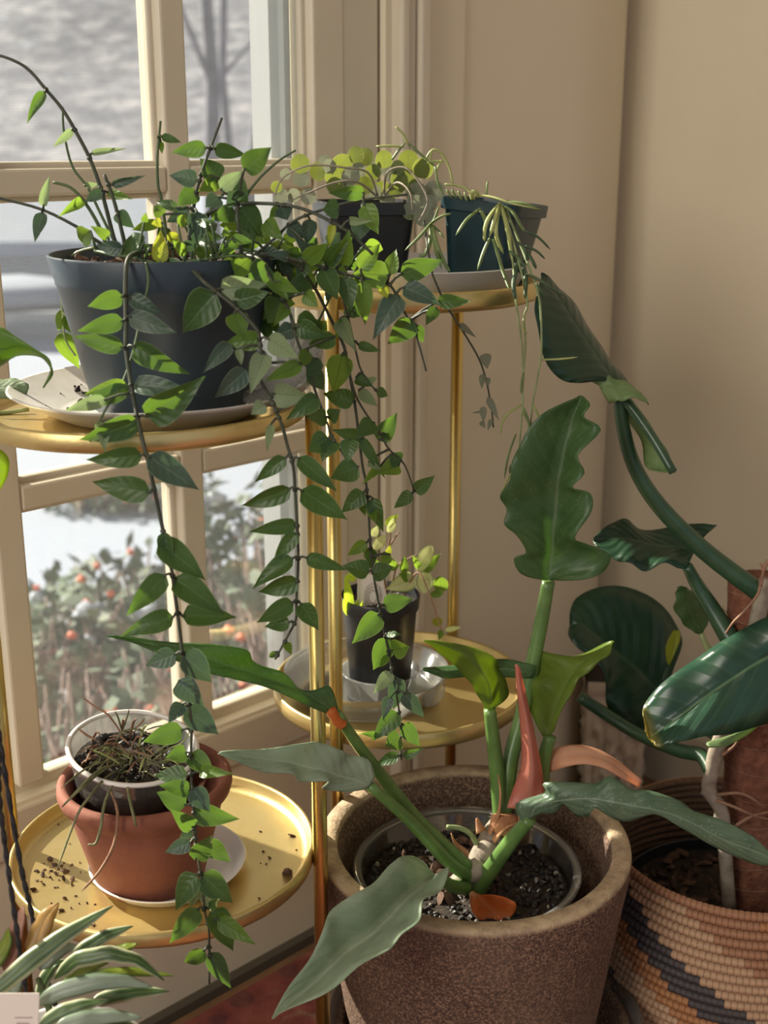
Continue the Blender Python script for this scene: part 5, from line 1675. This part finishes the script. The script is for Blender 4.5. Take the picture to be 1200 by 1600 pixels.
# leaf with a pale sunlit sheen in its colour
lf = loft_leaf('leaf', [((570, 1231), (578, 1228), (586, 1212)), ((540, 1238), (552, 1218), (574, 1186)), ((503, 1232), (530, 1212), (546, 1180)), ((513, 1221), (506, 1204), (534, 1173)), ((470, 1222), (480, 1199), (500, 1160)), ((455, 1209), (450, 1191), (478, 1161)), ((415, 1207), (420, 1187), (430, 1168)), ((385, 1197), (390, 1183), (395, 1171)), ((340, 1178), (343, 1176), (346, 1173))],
               .897, .845, -0.012, 0.006, 'philo_sheen', ip, 4, 0.06, 0.0013)
petiole(lf, [(578, 1228, .897), (640, 1282, .922), (700, 1345, .950), (740, 1372, .966)], (0.0042, 0.0070))
# big leaf hanging over the front rim
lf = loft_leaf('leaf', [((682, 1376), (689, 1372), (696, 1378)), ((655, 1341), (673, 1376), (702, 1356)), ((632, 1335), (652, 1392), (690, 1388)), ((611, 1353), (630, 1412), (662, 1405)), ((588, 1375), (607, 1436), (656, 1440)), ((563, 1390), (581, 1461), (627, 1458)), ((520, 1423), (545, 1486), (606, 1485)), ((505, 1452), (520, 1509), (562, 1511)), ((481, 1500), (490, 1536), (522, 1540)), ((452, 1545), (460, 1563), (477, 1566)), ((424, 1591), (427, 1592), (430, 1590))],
               .93, .765, 0.006, -0.048, 'philo_sheen', ip, 5, 0.03, 0.0016, Fm=.830)
petiole(lf, [(689, 1372, .93), (705, 1384, .942), (728, 1388, .955)], (0.0048, 0.0068))
# long leaf reaching right over the basket
lf = loft_leaf('leaf', [((817, 1284), (829, 1279), (844, 1267)), ((806, 1256), (837, 1260), (868, 1268)), ((850, 1239), (865, 1252), (884, 1256)), ((850, 1223), (885, 1249), (900, 1275)), ((900, 1222), (915, 1247), (919, 1275)), ((930, 1224), (938, 1250), (931, 1263)), ((955, 1213), (960, 1253), (960, 1280)), ((985, 1233), (990, 1259), (985, 1283)), ((1012, 1235), (1020, 1265), (1022, 1272)),
                        ((1060, 1250), (1064, 1278), (1060, 1291)), ((1086, 1268), (1100, 1296), (1105, 1317)), ((1125, 1280), (1140, 1316), (1145, 1337)), ((1175, 1305), (1181, 1330), (1185, 1351)), ((1215, 1345), (1217, 1347), (1219, 1349))], .945, .90, 0.012, 0.0, 'philo_greyed', ip, 4, 0.05, 0.0016)
petiole(lf, [(829, 1279, .945), (800, 1312, .952), (762, 1365, .962), (742, 1392, .966)], (0.0058, 0.0090))
# salmon sheaths
loft_leaf('sheath', [((792, 1262), (820, 1264), (850, 1256)), ((801, 1235), (828, 1235), (850, 1232)), ((815, 1192), (831, 1190), (845, 1198)), ((812, 1120), (822, 1120), (834, 1142)), ((807, 1070), (812, 1076), (821, 1082)), ((805, 1038), (808, 1038), (812, 1042))], .972, .97, 0.01, 0.012, 'salmon', ip, 4, 0.05)
loft_leaf('sheath', [((852, 1192), (856, 1198), (860, 1206)), ((868, 1170), (877, 1183), (886, 1198)), ((902, 1164), (910, 1179), (914, 1194)), ((936, 1172), (942, 1186), (945, 1201)), ((968, 1191), (970, 1203), (971, 1216)), ((1003, 1219), (1001, 1225), (998, 1230))], 1.0, .99, 0.012, -0.010, 'peach', ip, 5, 0.12)
loft_leaf('sheath', [((738, 1392), (742, 1394), (748, 1398)), ((736, 1415), (760, 1415), (780, 1400)), ((742, 1430), (772, 1425), (806, 1412)), ((755, 1440), (775, 1440), (800, 1432))], .945, .925, -0.008, -0.012, 'orange', ip, 5, -0.15, 0.001)
loft_leaf('sheath', [((733, 1395), (738, 1393), (744, 1396)), ((735, 1412), (740, 1410), (746, 1412)), ((744, 1422), (747, 1420), (750, 1418))], .942, .936, 0.0, 0.0, 'dry', ip, 3)
g = G()
g.tube(pix_path([(745, 1318, .978), (735, 1303, .975), (718, 1294, .972), (698, 1292, .97)], 4), (0.0026, 0.0020), 6)
g.build('shoot', M['pale_stem'], ip)

# ================================================================== COILED BASKET
BC = Vector((0.347, 1.080, 0.0085))
basket = thing('coiled_basket', 'coiled basket with stepped dark, orange and tan bands at the right', 'basket', BC)
BZ = 0.267
ROWS = 30
CW = (BZ - BC.z) / ROWS


def basket_r(z):
    t = (z - BC.z) / (BZ - BC.z)
    return 0.092 + 0.042 * math.sin(math.pi * min(1, 0.10 + t * 0.62)) ** 0.8 + (0.0 if t < .8 else -0.003 * (t - .8) / .2)


st_mats = {'tan': surf('tan_stitch', (0.38, 0.23, 0.13), (0.48, 0.31, 0.19), 260, 0.75), 'dark': surf('charcoal_stitch', (0.035, 0.030, 0.032), (0.07, 0.06, 0.062), 260, 0.7),
           'orange': surf('orange_stitch', (0.30, 0.12, 0.045), (0.40, 0.19, 0.08), 260, 0.75), 'brown': surf('brown_stitch', (0.27, 0.125, 0.065), (0.35, 0.18, 0.10), 260, 0.75)}
core = surf('basket_core', (0.10, 0.055, 0.03), (0.15, 0.085, 0.05), 120, 0.9)
NST = 150
st_mesh = {}
for nm, m_ in st_mats.items():
    g = G()
    ring = 7
    wl = 2 * math.pi * 0.13 / NST
    vs_, fs = [], []
    # half-barrel seen from outside: x along the coil, y out, z up
    for i, (x, k) in enumerate(((-0.5, 0.86), (-0.22, 1.0), (0.22, 1.0), (0.5, 0.86))):
        for j in range(ring):
            a = math.pi * (j / (ring - 1)) * 1.1 - math.pi * 0.55
            vs_.append((x * wl * 0.97, CW * 0.52 * k * math.cos(a), CW * 0.52 * k * math.sin(a)))
    for i in range(3):
        for j in range(ring - 1):
            a = i * ring + j
            fs.append((a, a + ring, a + ring + 1, a + 1))
    g.add(vs_, fs)
    me = g.mesh('stitch_' + nm)
    me.materials.append(m_)
    st_mesh[nm] = (me, vs_, fs)


def stitch_colour(row, k):
    if row == 0:
        return 'brown'
    q = (k - 5 - 2.4 * (row - 4) + 26) % 62
    if q < 2:
        return 'dark'
    if q < 14:
        return 'tan'
    if q < 21.5:
        return 'orange'
    if q < 30.5:
        return 'dark'
    if q < 44:
        return 'tan'
    if q < 56:
        return 'brown'
    return 'dark' if q > 58 else 'orange'


todo = []
for row in range(ROWS):
    z = BZ - CW * (row + 0.5)
    r = basket_r(z)
    for k in range(NST):
        a = R(196) + 2 * math.pi * (k + 0.5 * (row % 2)) / NST
        p = Vector((BC.x + r * math.cos(a), BC.y + r * math.sin(a), z))
        u, v, Z = proj(p)
        out = Vector((math.cos(a), math.sin(a), 0))
        vis = out.dot((Vector((0, 0, CAM_H)) - p).normalized())
        todo.append((row, k, a, r, z, Z if (vis > 0.12 and -10 < u < 1205 and v < 1606) else 9 + Z, p, out))
near = set((t_[0], t_[1]) for t_ in sorted(todo, key=lambda q: q[5])[:300])
coil_g = [G() for _ in range(ROWS)]
inner = {}
names = list(st_mats)
for row, k, a, r, z, sc_, p, out in todo:
    col = stitch_colour(row, k)
    tg = Vector((-out.y, out.x, 0))
    s = r / 0.13
    mw = Matrix(((tg.x * s, out.x, 0, p.x), (tg.y * s, out.y, 0, p.y), (0, 0, 1, p.z), (0, 0, 0, 1)))
    if (row, k) in near:
        o = bpy.data.objects.new('stitch', st_mesh[col][0])
        C.objects.link(o)
        o.parent = basket
        o.matrix_local = Matrix.Translation(-BC) @ mw
    else:
        coil_g[row].add([mw @ Vector(v_) for v_ in st_mesh[col][1]], st_mesh[col][2], None, names.index(col))
for row in range(ROWS):
    z = BZ - CW * (row + 0.5)
    r = basket_r(z)
    coil_g[row].lathe([(r + CW * .44 * math.cos(q), z + CW * .46 * math.sin(q)) for q in [2 * math.pi * i / 8 for i in range(8)]], 72, (BC.x, BC.y, 0), close=True, mi=4)
    o = coil_g[row].build('coil', [st_mats[n_] for n_ in names] + [core], basket)
g = G()
g.lathe([(0.0001, BC.z), (basket_r(BC.z) - 0.004, BC.z), (basket_r(BC.z) - 0.004, BC.z + 0.006), (0.0001, BC.z + 0.006)], 64, (BC.x, BC.y, 0))
g.build('base', core, basket)

# ------------------------------------------------------------------ climbing philodendron on its coir pole
CP = Vector((0.347, 1.085, BC.z + 0.0065))
cl = thing('climbing_philodendron', 'dark glossy philodendron on a coir pole growing in the coiled basket', 'potted plant', CP)
g = G()
g.lathe(pot_profile(0.085, 0.108, CP.z, 0.200, 0.002, 0.002, 0.014), 64, (CP.x, CP.y, 0))
g.build('nursery_pot', M['black_plastic'], cl)
soil_disc('soil', cl, (CP.x, CP.y, 0), 0.103, 0.188, M['soil'], 0.006, 51)
grains('bark_chips', cl, (CP.x, CP.y, 0), 0.095, 0.192, 260, (0.0018, 0.0055), M['bark'], 53, (1.6, 1, 0.5))
pole0, pole1 = Vector((0.372, 1.092, 0.12)), P(1187, 905, 1.10)
g = G()
ax = (pole1 - pole0)
pts = [pole0 + ax * (k / 40) for k in range(41)]
rr = random.Random(5)
g.tube(pts, [0.0285 + rr.uniform(-.0007, .0007) for _ in pts], 22)
cp = g.build('coir_pole', M['coir'], cl)
g = G()
side = ax.cross(Vector((0, 1, 0))).normalized()
fw = side.cross(ax).normalized()
for k in range(16):
    z = 0.04 + 0.93 * k / 15
    c = pole0 + ax * z
    ring = [c + (side * math.cos(a) + fw * math.sin(a)) * 0.0290 + ax.normalized() * (0.004 * math.sin(a + k)) for a in [2 * math.pi * i / 26 for i in range(27)]]
    g.tube(ring, 0.0005, 4)
g.build('twine', M['root'], cp)
g = G()
for k in range(160):
    z = rr.random()
    a = rr.uniform(0, 6.28)
    c = pole0 + ax * z + (side * math.cos(a) + fw * math.sin(a)) * 0.028
    d = (side * math.cos(a + 1.2) + fw * math.sin(a + 1.2)) * rr.uniform(.006, .016) + ax.normalized() * rr.uniform(-.006, .006)
    g.tube([c, c + d * .5 + (c - (pole0 + ax * z)) * .08, c + d], (0.0004, 0.0002), 3)
stuff(g.build('coir_fibres', M['coir'], cp))
g = G()
g.tube(pix_path([(1140, 1420, 1.06), (1133, 1330, 1.06), (1128, 1270, 1.06), (1108, 1235, 1.06), (1112, 1205, 1.06), (1120, 1170, 1.062), (1140, 1120, 1.065), (1165, 1050, 1.07), (1185, 960, 1.07), (1200, 905, 1.07)], 4), (0.0065, 0.0075), 10)
for (u, v) in [(1108, 1238), (1128, 1275), (1133, 1320)]:
    g.blob(P(u, v, 1.06), 0.0085, (1, 1, .6), 5, 0.1)
g.build('stem', M['brown_stem'], cl)
for q in [[(1205, 872, 1.04), (1195, 885, 1.04), (1188, 915, 1.04), (1182, 932, 1.04), (1160, 958, 1.04), (1146, 972, 1.045), (1134, 990, 1.05)], [(1188, 915, 1.04), (1192, 895, 1.04), (1188, 880, 1.04)], [(1128, 1180, 1.055), (1148, 1165, 1.05), (1155, 1150, 1.05)],
          [(1118, 1250, 1.055), (1150, 1262, 1.045), (1180, 1275, 1.045), (1200, 1280, 1.05)], [(1120, 1242, 1.055), (1160, 1240, 1.045), (1195, 1262, 1.045)], [(1150, 1290, 1.05), (1175, 1275, 1.045), (1205, 1268, 1.05)]]:
    g = G()
    g.tube(pix_path(q, 4), (0.0018, 0.0009), 6)
    g.build('aerial_root', M['root'], cl)
# high leaf drooping by the wall
lf = loft_leaf('leaf', [((945, 592), (968, 606), (986, 610)), ((905, 598), (946, 576), (969, 580)), ((872, 591), (921, 540), (947, 555)), ((849, 552), (899, 506), (923, 515)), ((838, 502), (878, 473), (897, 475)), ((838, 465), (858, 446), (872, 447)), ((845, 427), (847, 426), (850, 427))],
               1.10, 1.09, -0.035, 0.03, 'philo_dark', cl, 5, 0.05, 0.0010)
petiole(lf, [(968, 620, 1.10), (974, 670, 1.10), (992, 730, 1.10), (1030, 790, 1.095), (1100, 860, 1.09), (1190, 928, 1.075)], (0.0055, 0.0095), 'dark_petiole')
loft_leaf('leaf', [((916, 588), (936, 602), (952, 630)), ((940, 582), (952, 600), (960, 628)), ((962, 592), (966, 606), (972, 626)), ((988, 602), (990, 610), (996, 622)), ((1012, 629), (1013, 631), (1014, 632))], 1.095, 1.08, 0.01, -0.012, 'philo_pale', cl, 4, 0.1, 0.0012)
lf = loft_leaf('leaf', [((968, 627), (981, 630), (990, 628)), ((984, 660), (1000, 660), (1011, 655)), ((1003, 690), (1020, 690), (1029, 685)), ((1008, 728), (1034, 722), (1043, 705)), ((1025, 736), (1048, 738), (1056, 738))], 1.10, 1.06, 0.02, 0.0, 'philo_pale', cl, 4, -0.05)
petiole(lf, [(975, 622, 1.098), (1000, 655, 1.085), (1025, 692, 1.072), (1052, 738, 1.058)], (0.0050, 0.0040), 'dark_petiole')
# horizontal leaf with a pointed lobe
lf = loft_leaf('leaf', [((1119, 819), (1102, 835), (1090, 850)), ((1068, 818), (1085, 858), (1072, 886)), ((1048, 825), (1060, 855), (1040, 880)), ((1000, 826), (1020, 850), (1010, 891)), ((975, 811), (985, 842), (985, 881)), ((955, 818), (960, 841), (960, 873)), ((927, 840), (927, 846), (928, 851))], 1.12, 1.13, 0.02, -0.03, 'philo_dark', cl, 5, 0.04, 0.0016)
petiole(lf, [(1074, 884, 1.10), (1090, 915, 1.10), (1118, 960, 1.09), (1148, 1010, 1.075)], (0.0050, 0.0100), 'dark_petiole')
# broad leaf at the back
loft_leaf('leaf', [((1042, 1078), (1045, 1069), (1047, 1060)), ((1008, 1153), (1025, 1076), (1066, 1005)), ((974, 1132), (1000, 1050), (1052, 968)), ((950, 1105), (975, 1030), (1020, 935)), ((945, 1060), (950, 1010), (980, 917)), ((926, 1028), (925, 990), (932, 919)), ((895, 1005), (905, 975), (897, 938)), ((888, 985), (890, 980), (891, 970))], 1.20, 1.22, -0.03, 0.03, 'philo_dark', cl, 5, 0.05, 0.002)
petiole(cl, [(905, 1088, 1.17), (950, 1118, 1.16), (1000, 1148, 1.14), (1060, 1172, 1.10), (1095, 1180, 1.08), (1112, 1205, 1.06)], (0.0062, 0.0075), 'dark_petiole')
petiole(cl, [(1045, 1068, 1.20), (1075, 1100, 1.16), (1105, 1140, 1.11), (1130, 1155, 1.065)], (0.0045, 0.0060), 'dark_petiole')
# big glossy leaf in front
loft_leaf('leaf', [((1235, 953), (1235, 1008), (1235, 1115)), ((1190, 968), (1183, 1035), (1180, 1136)), ((1145, 992), (1140, 1063), (1140, 1147)), ((1100, 1020), (1100, 1091), (1100, 1151)), ((1055, 1052), (1065, 1118), (1065, 1158)), ((1015, 1088), (1035, 1140), (1045, 1164)), ((1004, 1112), (1018, 1151), (1028, 1167)), ((1008, 1142), (1013, 1154), (1018, 1161))], 1.0, .985, 0.02, -0.02, 'philo_glossy', cl, 5, 0.07, 0.0018)
petiole(cl, [(1235, 1008, 1.0), (1260, 1010, 1.02), (1240, 1060, 1.06), (1195, 1075, 1.068)], (0.0055, 0.0070), 'dark_petiole')
# torn small leaf
lf = loft_leaf('leaf', [((1085, 988), (1096, 992), (1103, 980)), ((1065, 972), (1080, 962), (1108, 955)), ((1053, 948), (1074, 942), (1098, 933)), ((1057, 927), (1072, 922), (1084, 924)), ((1058, 918), (1064, 915), (1070, 918))], 1.15, 1.15, 0.0, 0.02, 'philo', cl, 4, 0.05, 0.002)
petiole(lf, [(1096, 990, 1.15), (1104, 1010, 1.14), (1125, 1040, 1.10)], (0.0025, 0.004), 'pale_stem')
loft_leaf('leaf', [((1042, 1035), (1046, 1040), (1050, 1030)), ((1040, 1010), (1052, 1010), (1063, 1000)), ((1052, 985), (1056, 985), (1062, 985))], 1.185, 1.19, 0.0, 0.0, 'hoya_yellow', cl, 3)
loft_leaf('leaf', [((1140, 1150), (1165, 1140), (1190, 1130)), ((1105, 1160), (1135, 1156), (1165, 1150)), ((1108, 1168), (1120, 1168), (1135, 1166))], 1.02, 1.01, 0.0, 0.01, 'philo_pale', cl, 3)

# ================================================================== CREAM EMBOSSED PLANTER IN THE CORNER
ec = Vector((0.334, 1.655, 0.0085))
em = thing('embossed_planter', 'small cream square planter with embossed flowers on the floor in the corner', 'planter', ec)
g = G()
H_ = 0.185
nh, nw = 34, 30
faces4 = []
hw = 0.043
for s in range(4):
    a = R(46 + 90 * s) * 1.0
    nx_ = Vector((math.cos(-R(96) + R(90) * s), math.sin(-R(96) + R(90) * s), 0))
    tx = Vector((-nx_.y, nx_.x, 0))
    vs_, fs = [], []
    for i in range(nh + 1):
        for j in range(nw + 1):
            q = j / nw * 2 - 1
            zz = i / nh
            e = max(abs(q), abs(zz * 2 - 0.85) * 1.05)
            relief = 0.0
            if e < 0.8:
                c_ = noise.cell(Vector((q * 5 + 50, zz * 9 + 30, s))) * 0.0
                relief = 0.011 * (noise.noise(Vector((q * 4.5 + s * 7, zz * 9.0, 2.0))) + 0.6 * noise.noise(Vector((q * 9 + s, zz * 18, 5.0))))
            w_ = hw * (0.90 + 0.10 * zz)
            d = w_ + relief + (0.004 if zz > 0.90 else 0) - (0.003 if 0.84 < zz < 0.88 else 0)
            vs_.append(ec + nx_ * d + tx * (q * w_) + Vector((0, 0, zz * H_)))
    for i in range(nh):
        for j in range(nw):
            a_ = i * (nw + 1) + j
            fs.append((a_, a_ + 1, a_ + nw + 2, a_ + nw + 1))
    g.add(vs_, fs)
g.build('planter_wall', M['cream_planter'], em)
g = G()
g.box(ec + Vector((0, 0, H_ - 0.012)), 2 * hw * .96, 2 * hw * .96, 0.004, Vector((math.cos(-R(96)), math.sin(-R(96)), 0)), Vector((math.cos(-R(6)), math.sin(-R(6)), 0)), Vector((0, 0, 1)))
g.build('soil', M['soil'], em, smooth=False)

# ================================================================== STRIPED PLANT IN THE HANGING POT, BOTTOM LEFT
hc = P(95, 1655, 0.70)
hang = thing('hanging_striped_plant', 'striped lance leaved plant in a white hanging pot at the bottom left corner', 'potted plant', (hc.x, hc.y, hc.z - 0.07))
g = G()
HR = 0.058
g.lathe([(0.0001, hc.z - 0.075), (0.040, hc.z - 0.075), (0.043, hc.z - 0.072), (HR - 0.003, hc.z - 0.004), (HR, hc.z - 0.003), (HR + 0.0005, hc.z - 0.001), (HR - 0.001, hc.z), (HR - 0.004, hc.z - 0.001), (0.040, hc.z - 0.068), (0.0001, hc.z - 0.070)], 72, (hc.x, hc.y, 0))
g.build('pot', M['white_plastic'], hang)
soil_disc('soil', hang, (hc.x, hc.y, 0), HR - 0.005, hc.z - 0.010, M['soil'], 0.003, 61)
for q in [[(-2, 1180, .70), (0, 1255, .70), (12, 1350, .70), (26, 1450, .70), (36, 1520, .70), (48, 1590, .70), (60, 1640, .70)], [(-6, 1120, .75), (8, 1210, .75), (32, 1350, .75), (48, 1420, .75), (62, 1490, .75), (78, 1545, .75), (95, 1595, .748)]]:
    p3 = pix_path(q, 8)
    up = Vector((-0.40, 0.66, CEIL - 0.035))
    n_up = 90
    p3 = [up.lerp(p3[0], k / n_up) for k in range(n_up)] + p3
    g = G()
    for ph in (0, math.pi):
        tw = []
        for k, p in enumerate(p3):
            a = k * 1.35 + ph
            tw.append(p + Vector((math.cos(a), math.sin(a), 0)) * 0.0009)
        g.tube(tw, 0.00125, 6)
    g.build('cord', M['rope'], hang)
g = G()
g.tube([Vector((-0.40, 0.66, CEIL - 0.002)), Vector((-0.40, 0.66, CEIL - 0.022)), Vector((-0.392, 0.66, CEIL - 0.034)), Vector((-0.40, 0.66, CEIL - 0.041)), Vector((-0.408, 0.66, CEIL - 0.034))], 0.002, 8)
g.build('ceiling_hook', M['gold'], hang)
g = G()
tgc = P(22, 1592, .655)
vsx = Vector((1, 0, 0)); vsz = Vector((0.02, 0.30, 0.95)).normalized()
g.box(tgc, 0.031, 0.0008, 0.032, vsx, vsz.cross(vsx), vsz)
lab = bevel(g.build('plant_tag', M['label'], hang, smooth=False), 0.0003)
g = G()
nrm_ = vsx.cross(vsz).normalized()
for k in range(7):
    g.box(tgc + nrm_ * 0.0006 + vsx * (0.002 + 0.0012 * k) + vsz * -0.006, 0.0005 + 0.0003 * (k % 2), 0.0002, 0.008, vsx, nrm_, vsz)
g.box(tgc + nrm_ * 0.0006 + vsx * 0.006 + vsz * 0.001, 0.011, 0.0002, 0.0007, vsx, nrm_, vsz)
g.build('printed_bars', M['print'], lab, smooth=False)
g = G()
g.tube(pix_path([(95, 1640, .71), (75, 1570, .705), (60, 1530, .70)], 4), (0.003, 0.002), 8)
hs = g.build('stem', M['stem'], hang)


def strap(pts, w, mat, F0, F1, cup=0.12):
    """strap leaf along a pixel path with its own depth"""
    n = len(pts)
    rows = []
    for i in range(9):
        t = i / 8
        k = t * (n - 1)
        a = min(int(k), n - 2)
        f = k - a
        u = pts[a][0] * (1 - f) + pts[a + 1][0] * f
        v = pts[a][1] * (1 - f) + pts[a + 1][1] * f
        du, dv = pts[a + 1][0] - pts[a][0], pts[a + 1][1] - pts[a][1]
        l = math.hypot(du, dv)
        ww = w * 1.22 / 2 * max(0.04, math.sin(math.pi * min(1, 0.10 + 0.90 * t ** 0.85)) ** 0.7) if 0 < i < 8 else 0.6
        nx_, ny_ = -dv / l, du / l
        rows.append(((u + nx_ * ww, v + ny_ * ww), (u, v), (u - nx_ * ww, v - ny_ * ww)))
    return loft_leaf('leaf', rows, F0, F1, -0.002, 0.004, mat, hs, 2, cup, 0.0003, 0.0008)


strap([(-20, 1560), (40, 1508), (100, 1462), (177, 1415)], 25, 'stripe', .67, .70)
strap([(45, 1495), (60, 1460), (75, 1430), (92, 1411)], 25, 'bronze', .70, .72)
strap([(8, 1520), (18, 1480), (28, 1445), (38, 1415)], 20, 'pinkleaf', .705, .72)
strap([(98, 1518), (130, 1485), (165, 1462), (208, 1447)], 20, 'stripe', .70, .71)
strap([(85, 1530), (120, 1500), (170, 1490), (215, 1500), (257, 1532)], 22, 'stripe', .685, .68)
strap([(62, 1515), (80, 1495), (100, 1482), (122, 1478)], 18, 'stripe_silver', .71, .72)
strap([(115, 1535), (160, 1522), (205, 1518), (272, 1525)], 14, 'stripe_yellow', .695, .70)
strap([(55, 1570), (95, 1548), (150, 1534), (195, 1533), (238, 1542)], 24, 'stripe_silver', .665, .67)
strap([(140, 1568), (180, 1556), (215, 1550), (265, 1549)], 21, 'stripe', .675, .68)
strap([(60, 1605), (95, 1582), (130, 1570), (170, 1563)], 20, 'stripe', .655, .66)
strap([(85, 1605), (130, 1592), (175, 1588), (222, 1590)], 22, 'stripe_silver', .645, .65)
strap([(165, 1492), (185, 1486), (200, 1480), (215, 1475)], 13, 'stripe_yellow', .71, .715)
strap([(15, 1560), (25, 1530), (40, 1515), (55, 1500)], 22, 'stripe_silver', .70, .71)
strap([(60, 1560), (70, 1530), (85, 1508), (110, 1500)], 16, 'stripe', .72, .73)
strap([(85, 1562), (110, 1530), (140, 1512), (170, 1505)], 14, 'stripe_yellow', .715, .72)
strap([(-30, 1530), (-5, 1500), (10, 1475), (14, 1450)], 20, 'stripe_yellow', .70, .71)
strap([(120, 1605), (160, 1602), (200, 1605), (225, 1612)], 20, 'stripe', .65, .65)

# ================================================================== POTHOS SPRIG AT THE LEFT EDGE
pc = PZ(-22, 650, ZT)
po = thing('pothos_cutting', 'yellow green pothos cutting on the upper left tray at the left edge', 'plant', pc)
g = G()
g.tube(catmull([pc + Vector((0.03, 0.01, 0.003)), pc + Vector((0.0, 0.0, 0.003)), P(-50, 600, .89), P(-55, 555, .865), P(-40, 530, .86), P(-22, 520, .86)], 4), 0.0016, 7)
g.tube(catmull([pc + Vector((0.0, 0.0, 0.003)), P(-45, 640, .90), P(-62, 655, .88), P(-60, 685, .878), P(-40, 690, .876)], 4), 0.0014, 7)
ps = g.build('stem', M['pale_stem'], po)
loft_leaf('leaf', [((-30, 530), (-28, 522), (-24, 512)), ((-10, 575), (0, 545), (0, 510)), ((25, 556), (28, 540), (25, 526)), ((58, 556), (60, 550), (55, 545)), ((74, 566), (77, 568), (76, 560)), ((79, 580), (82, 585), (80, 580)), ((68, 605), (67, 606), (70, 604))], .86, .83, 0.012, 0.0, 'hoya_young', ps, 4, 0.08)
loft_leaf('leaf', [((-40, 690), (-38, 688), (-30, 686)), ((-40, 730), (-15, 725), (10, 710)), ((-25, 755), (-8, 750), (13, 740)), ((-12, 772), (-8, 772), (0, 766))], .876, .87, 0.0, 0.0, 'neon', ps, 4, 0.1)
# grey leaf litter at the left of the plate
q = PZ(14, 628, ZT)
g = G()
ov = thing('dried_leaf', 'withered grey leaf lying on the upper left tray by the plate', 'leaf', (q.x, q.y, ZT))
loft_leaf('blade', [((-40, 600), (-42, 606), (-40, 615)), ((-5, 594), (-5, 606), (-10, 622)), ((25, 592), (25, 603), (20, 622)), ((44, 600), (45, 606), (42, 618))], .93, .925, 0.008, -0.006, 'hoya_pale', ov, 3, 0.05, 0.001)
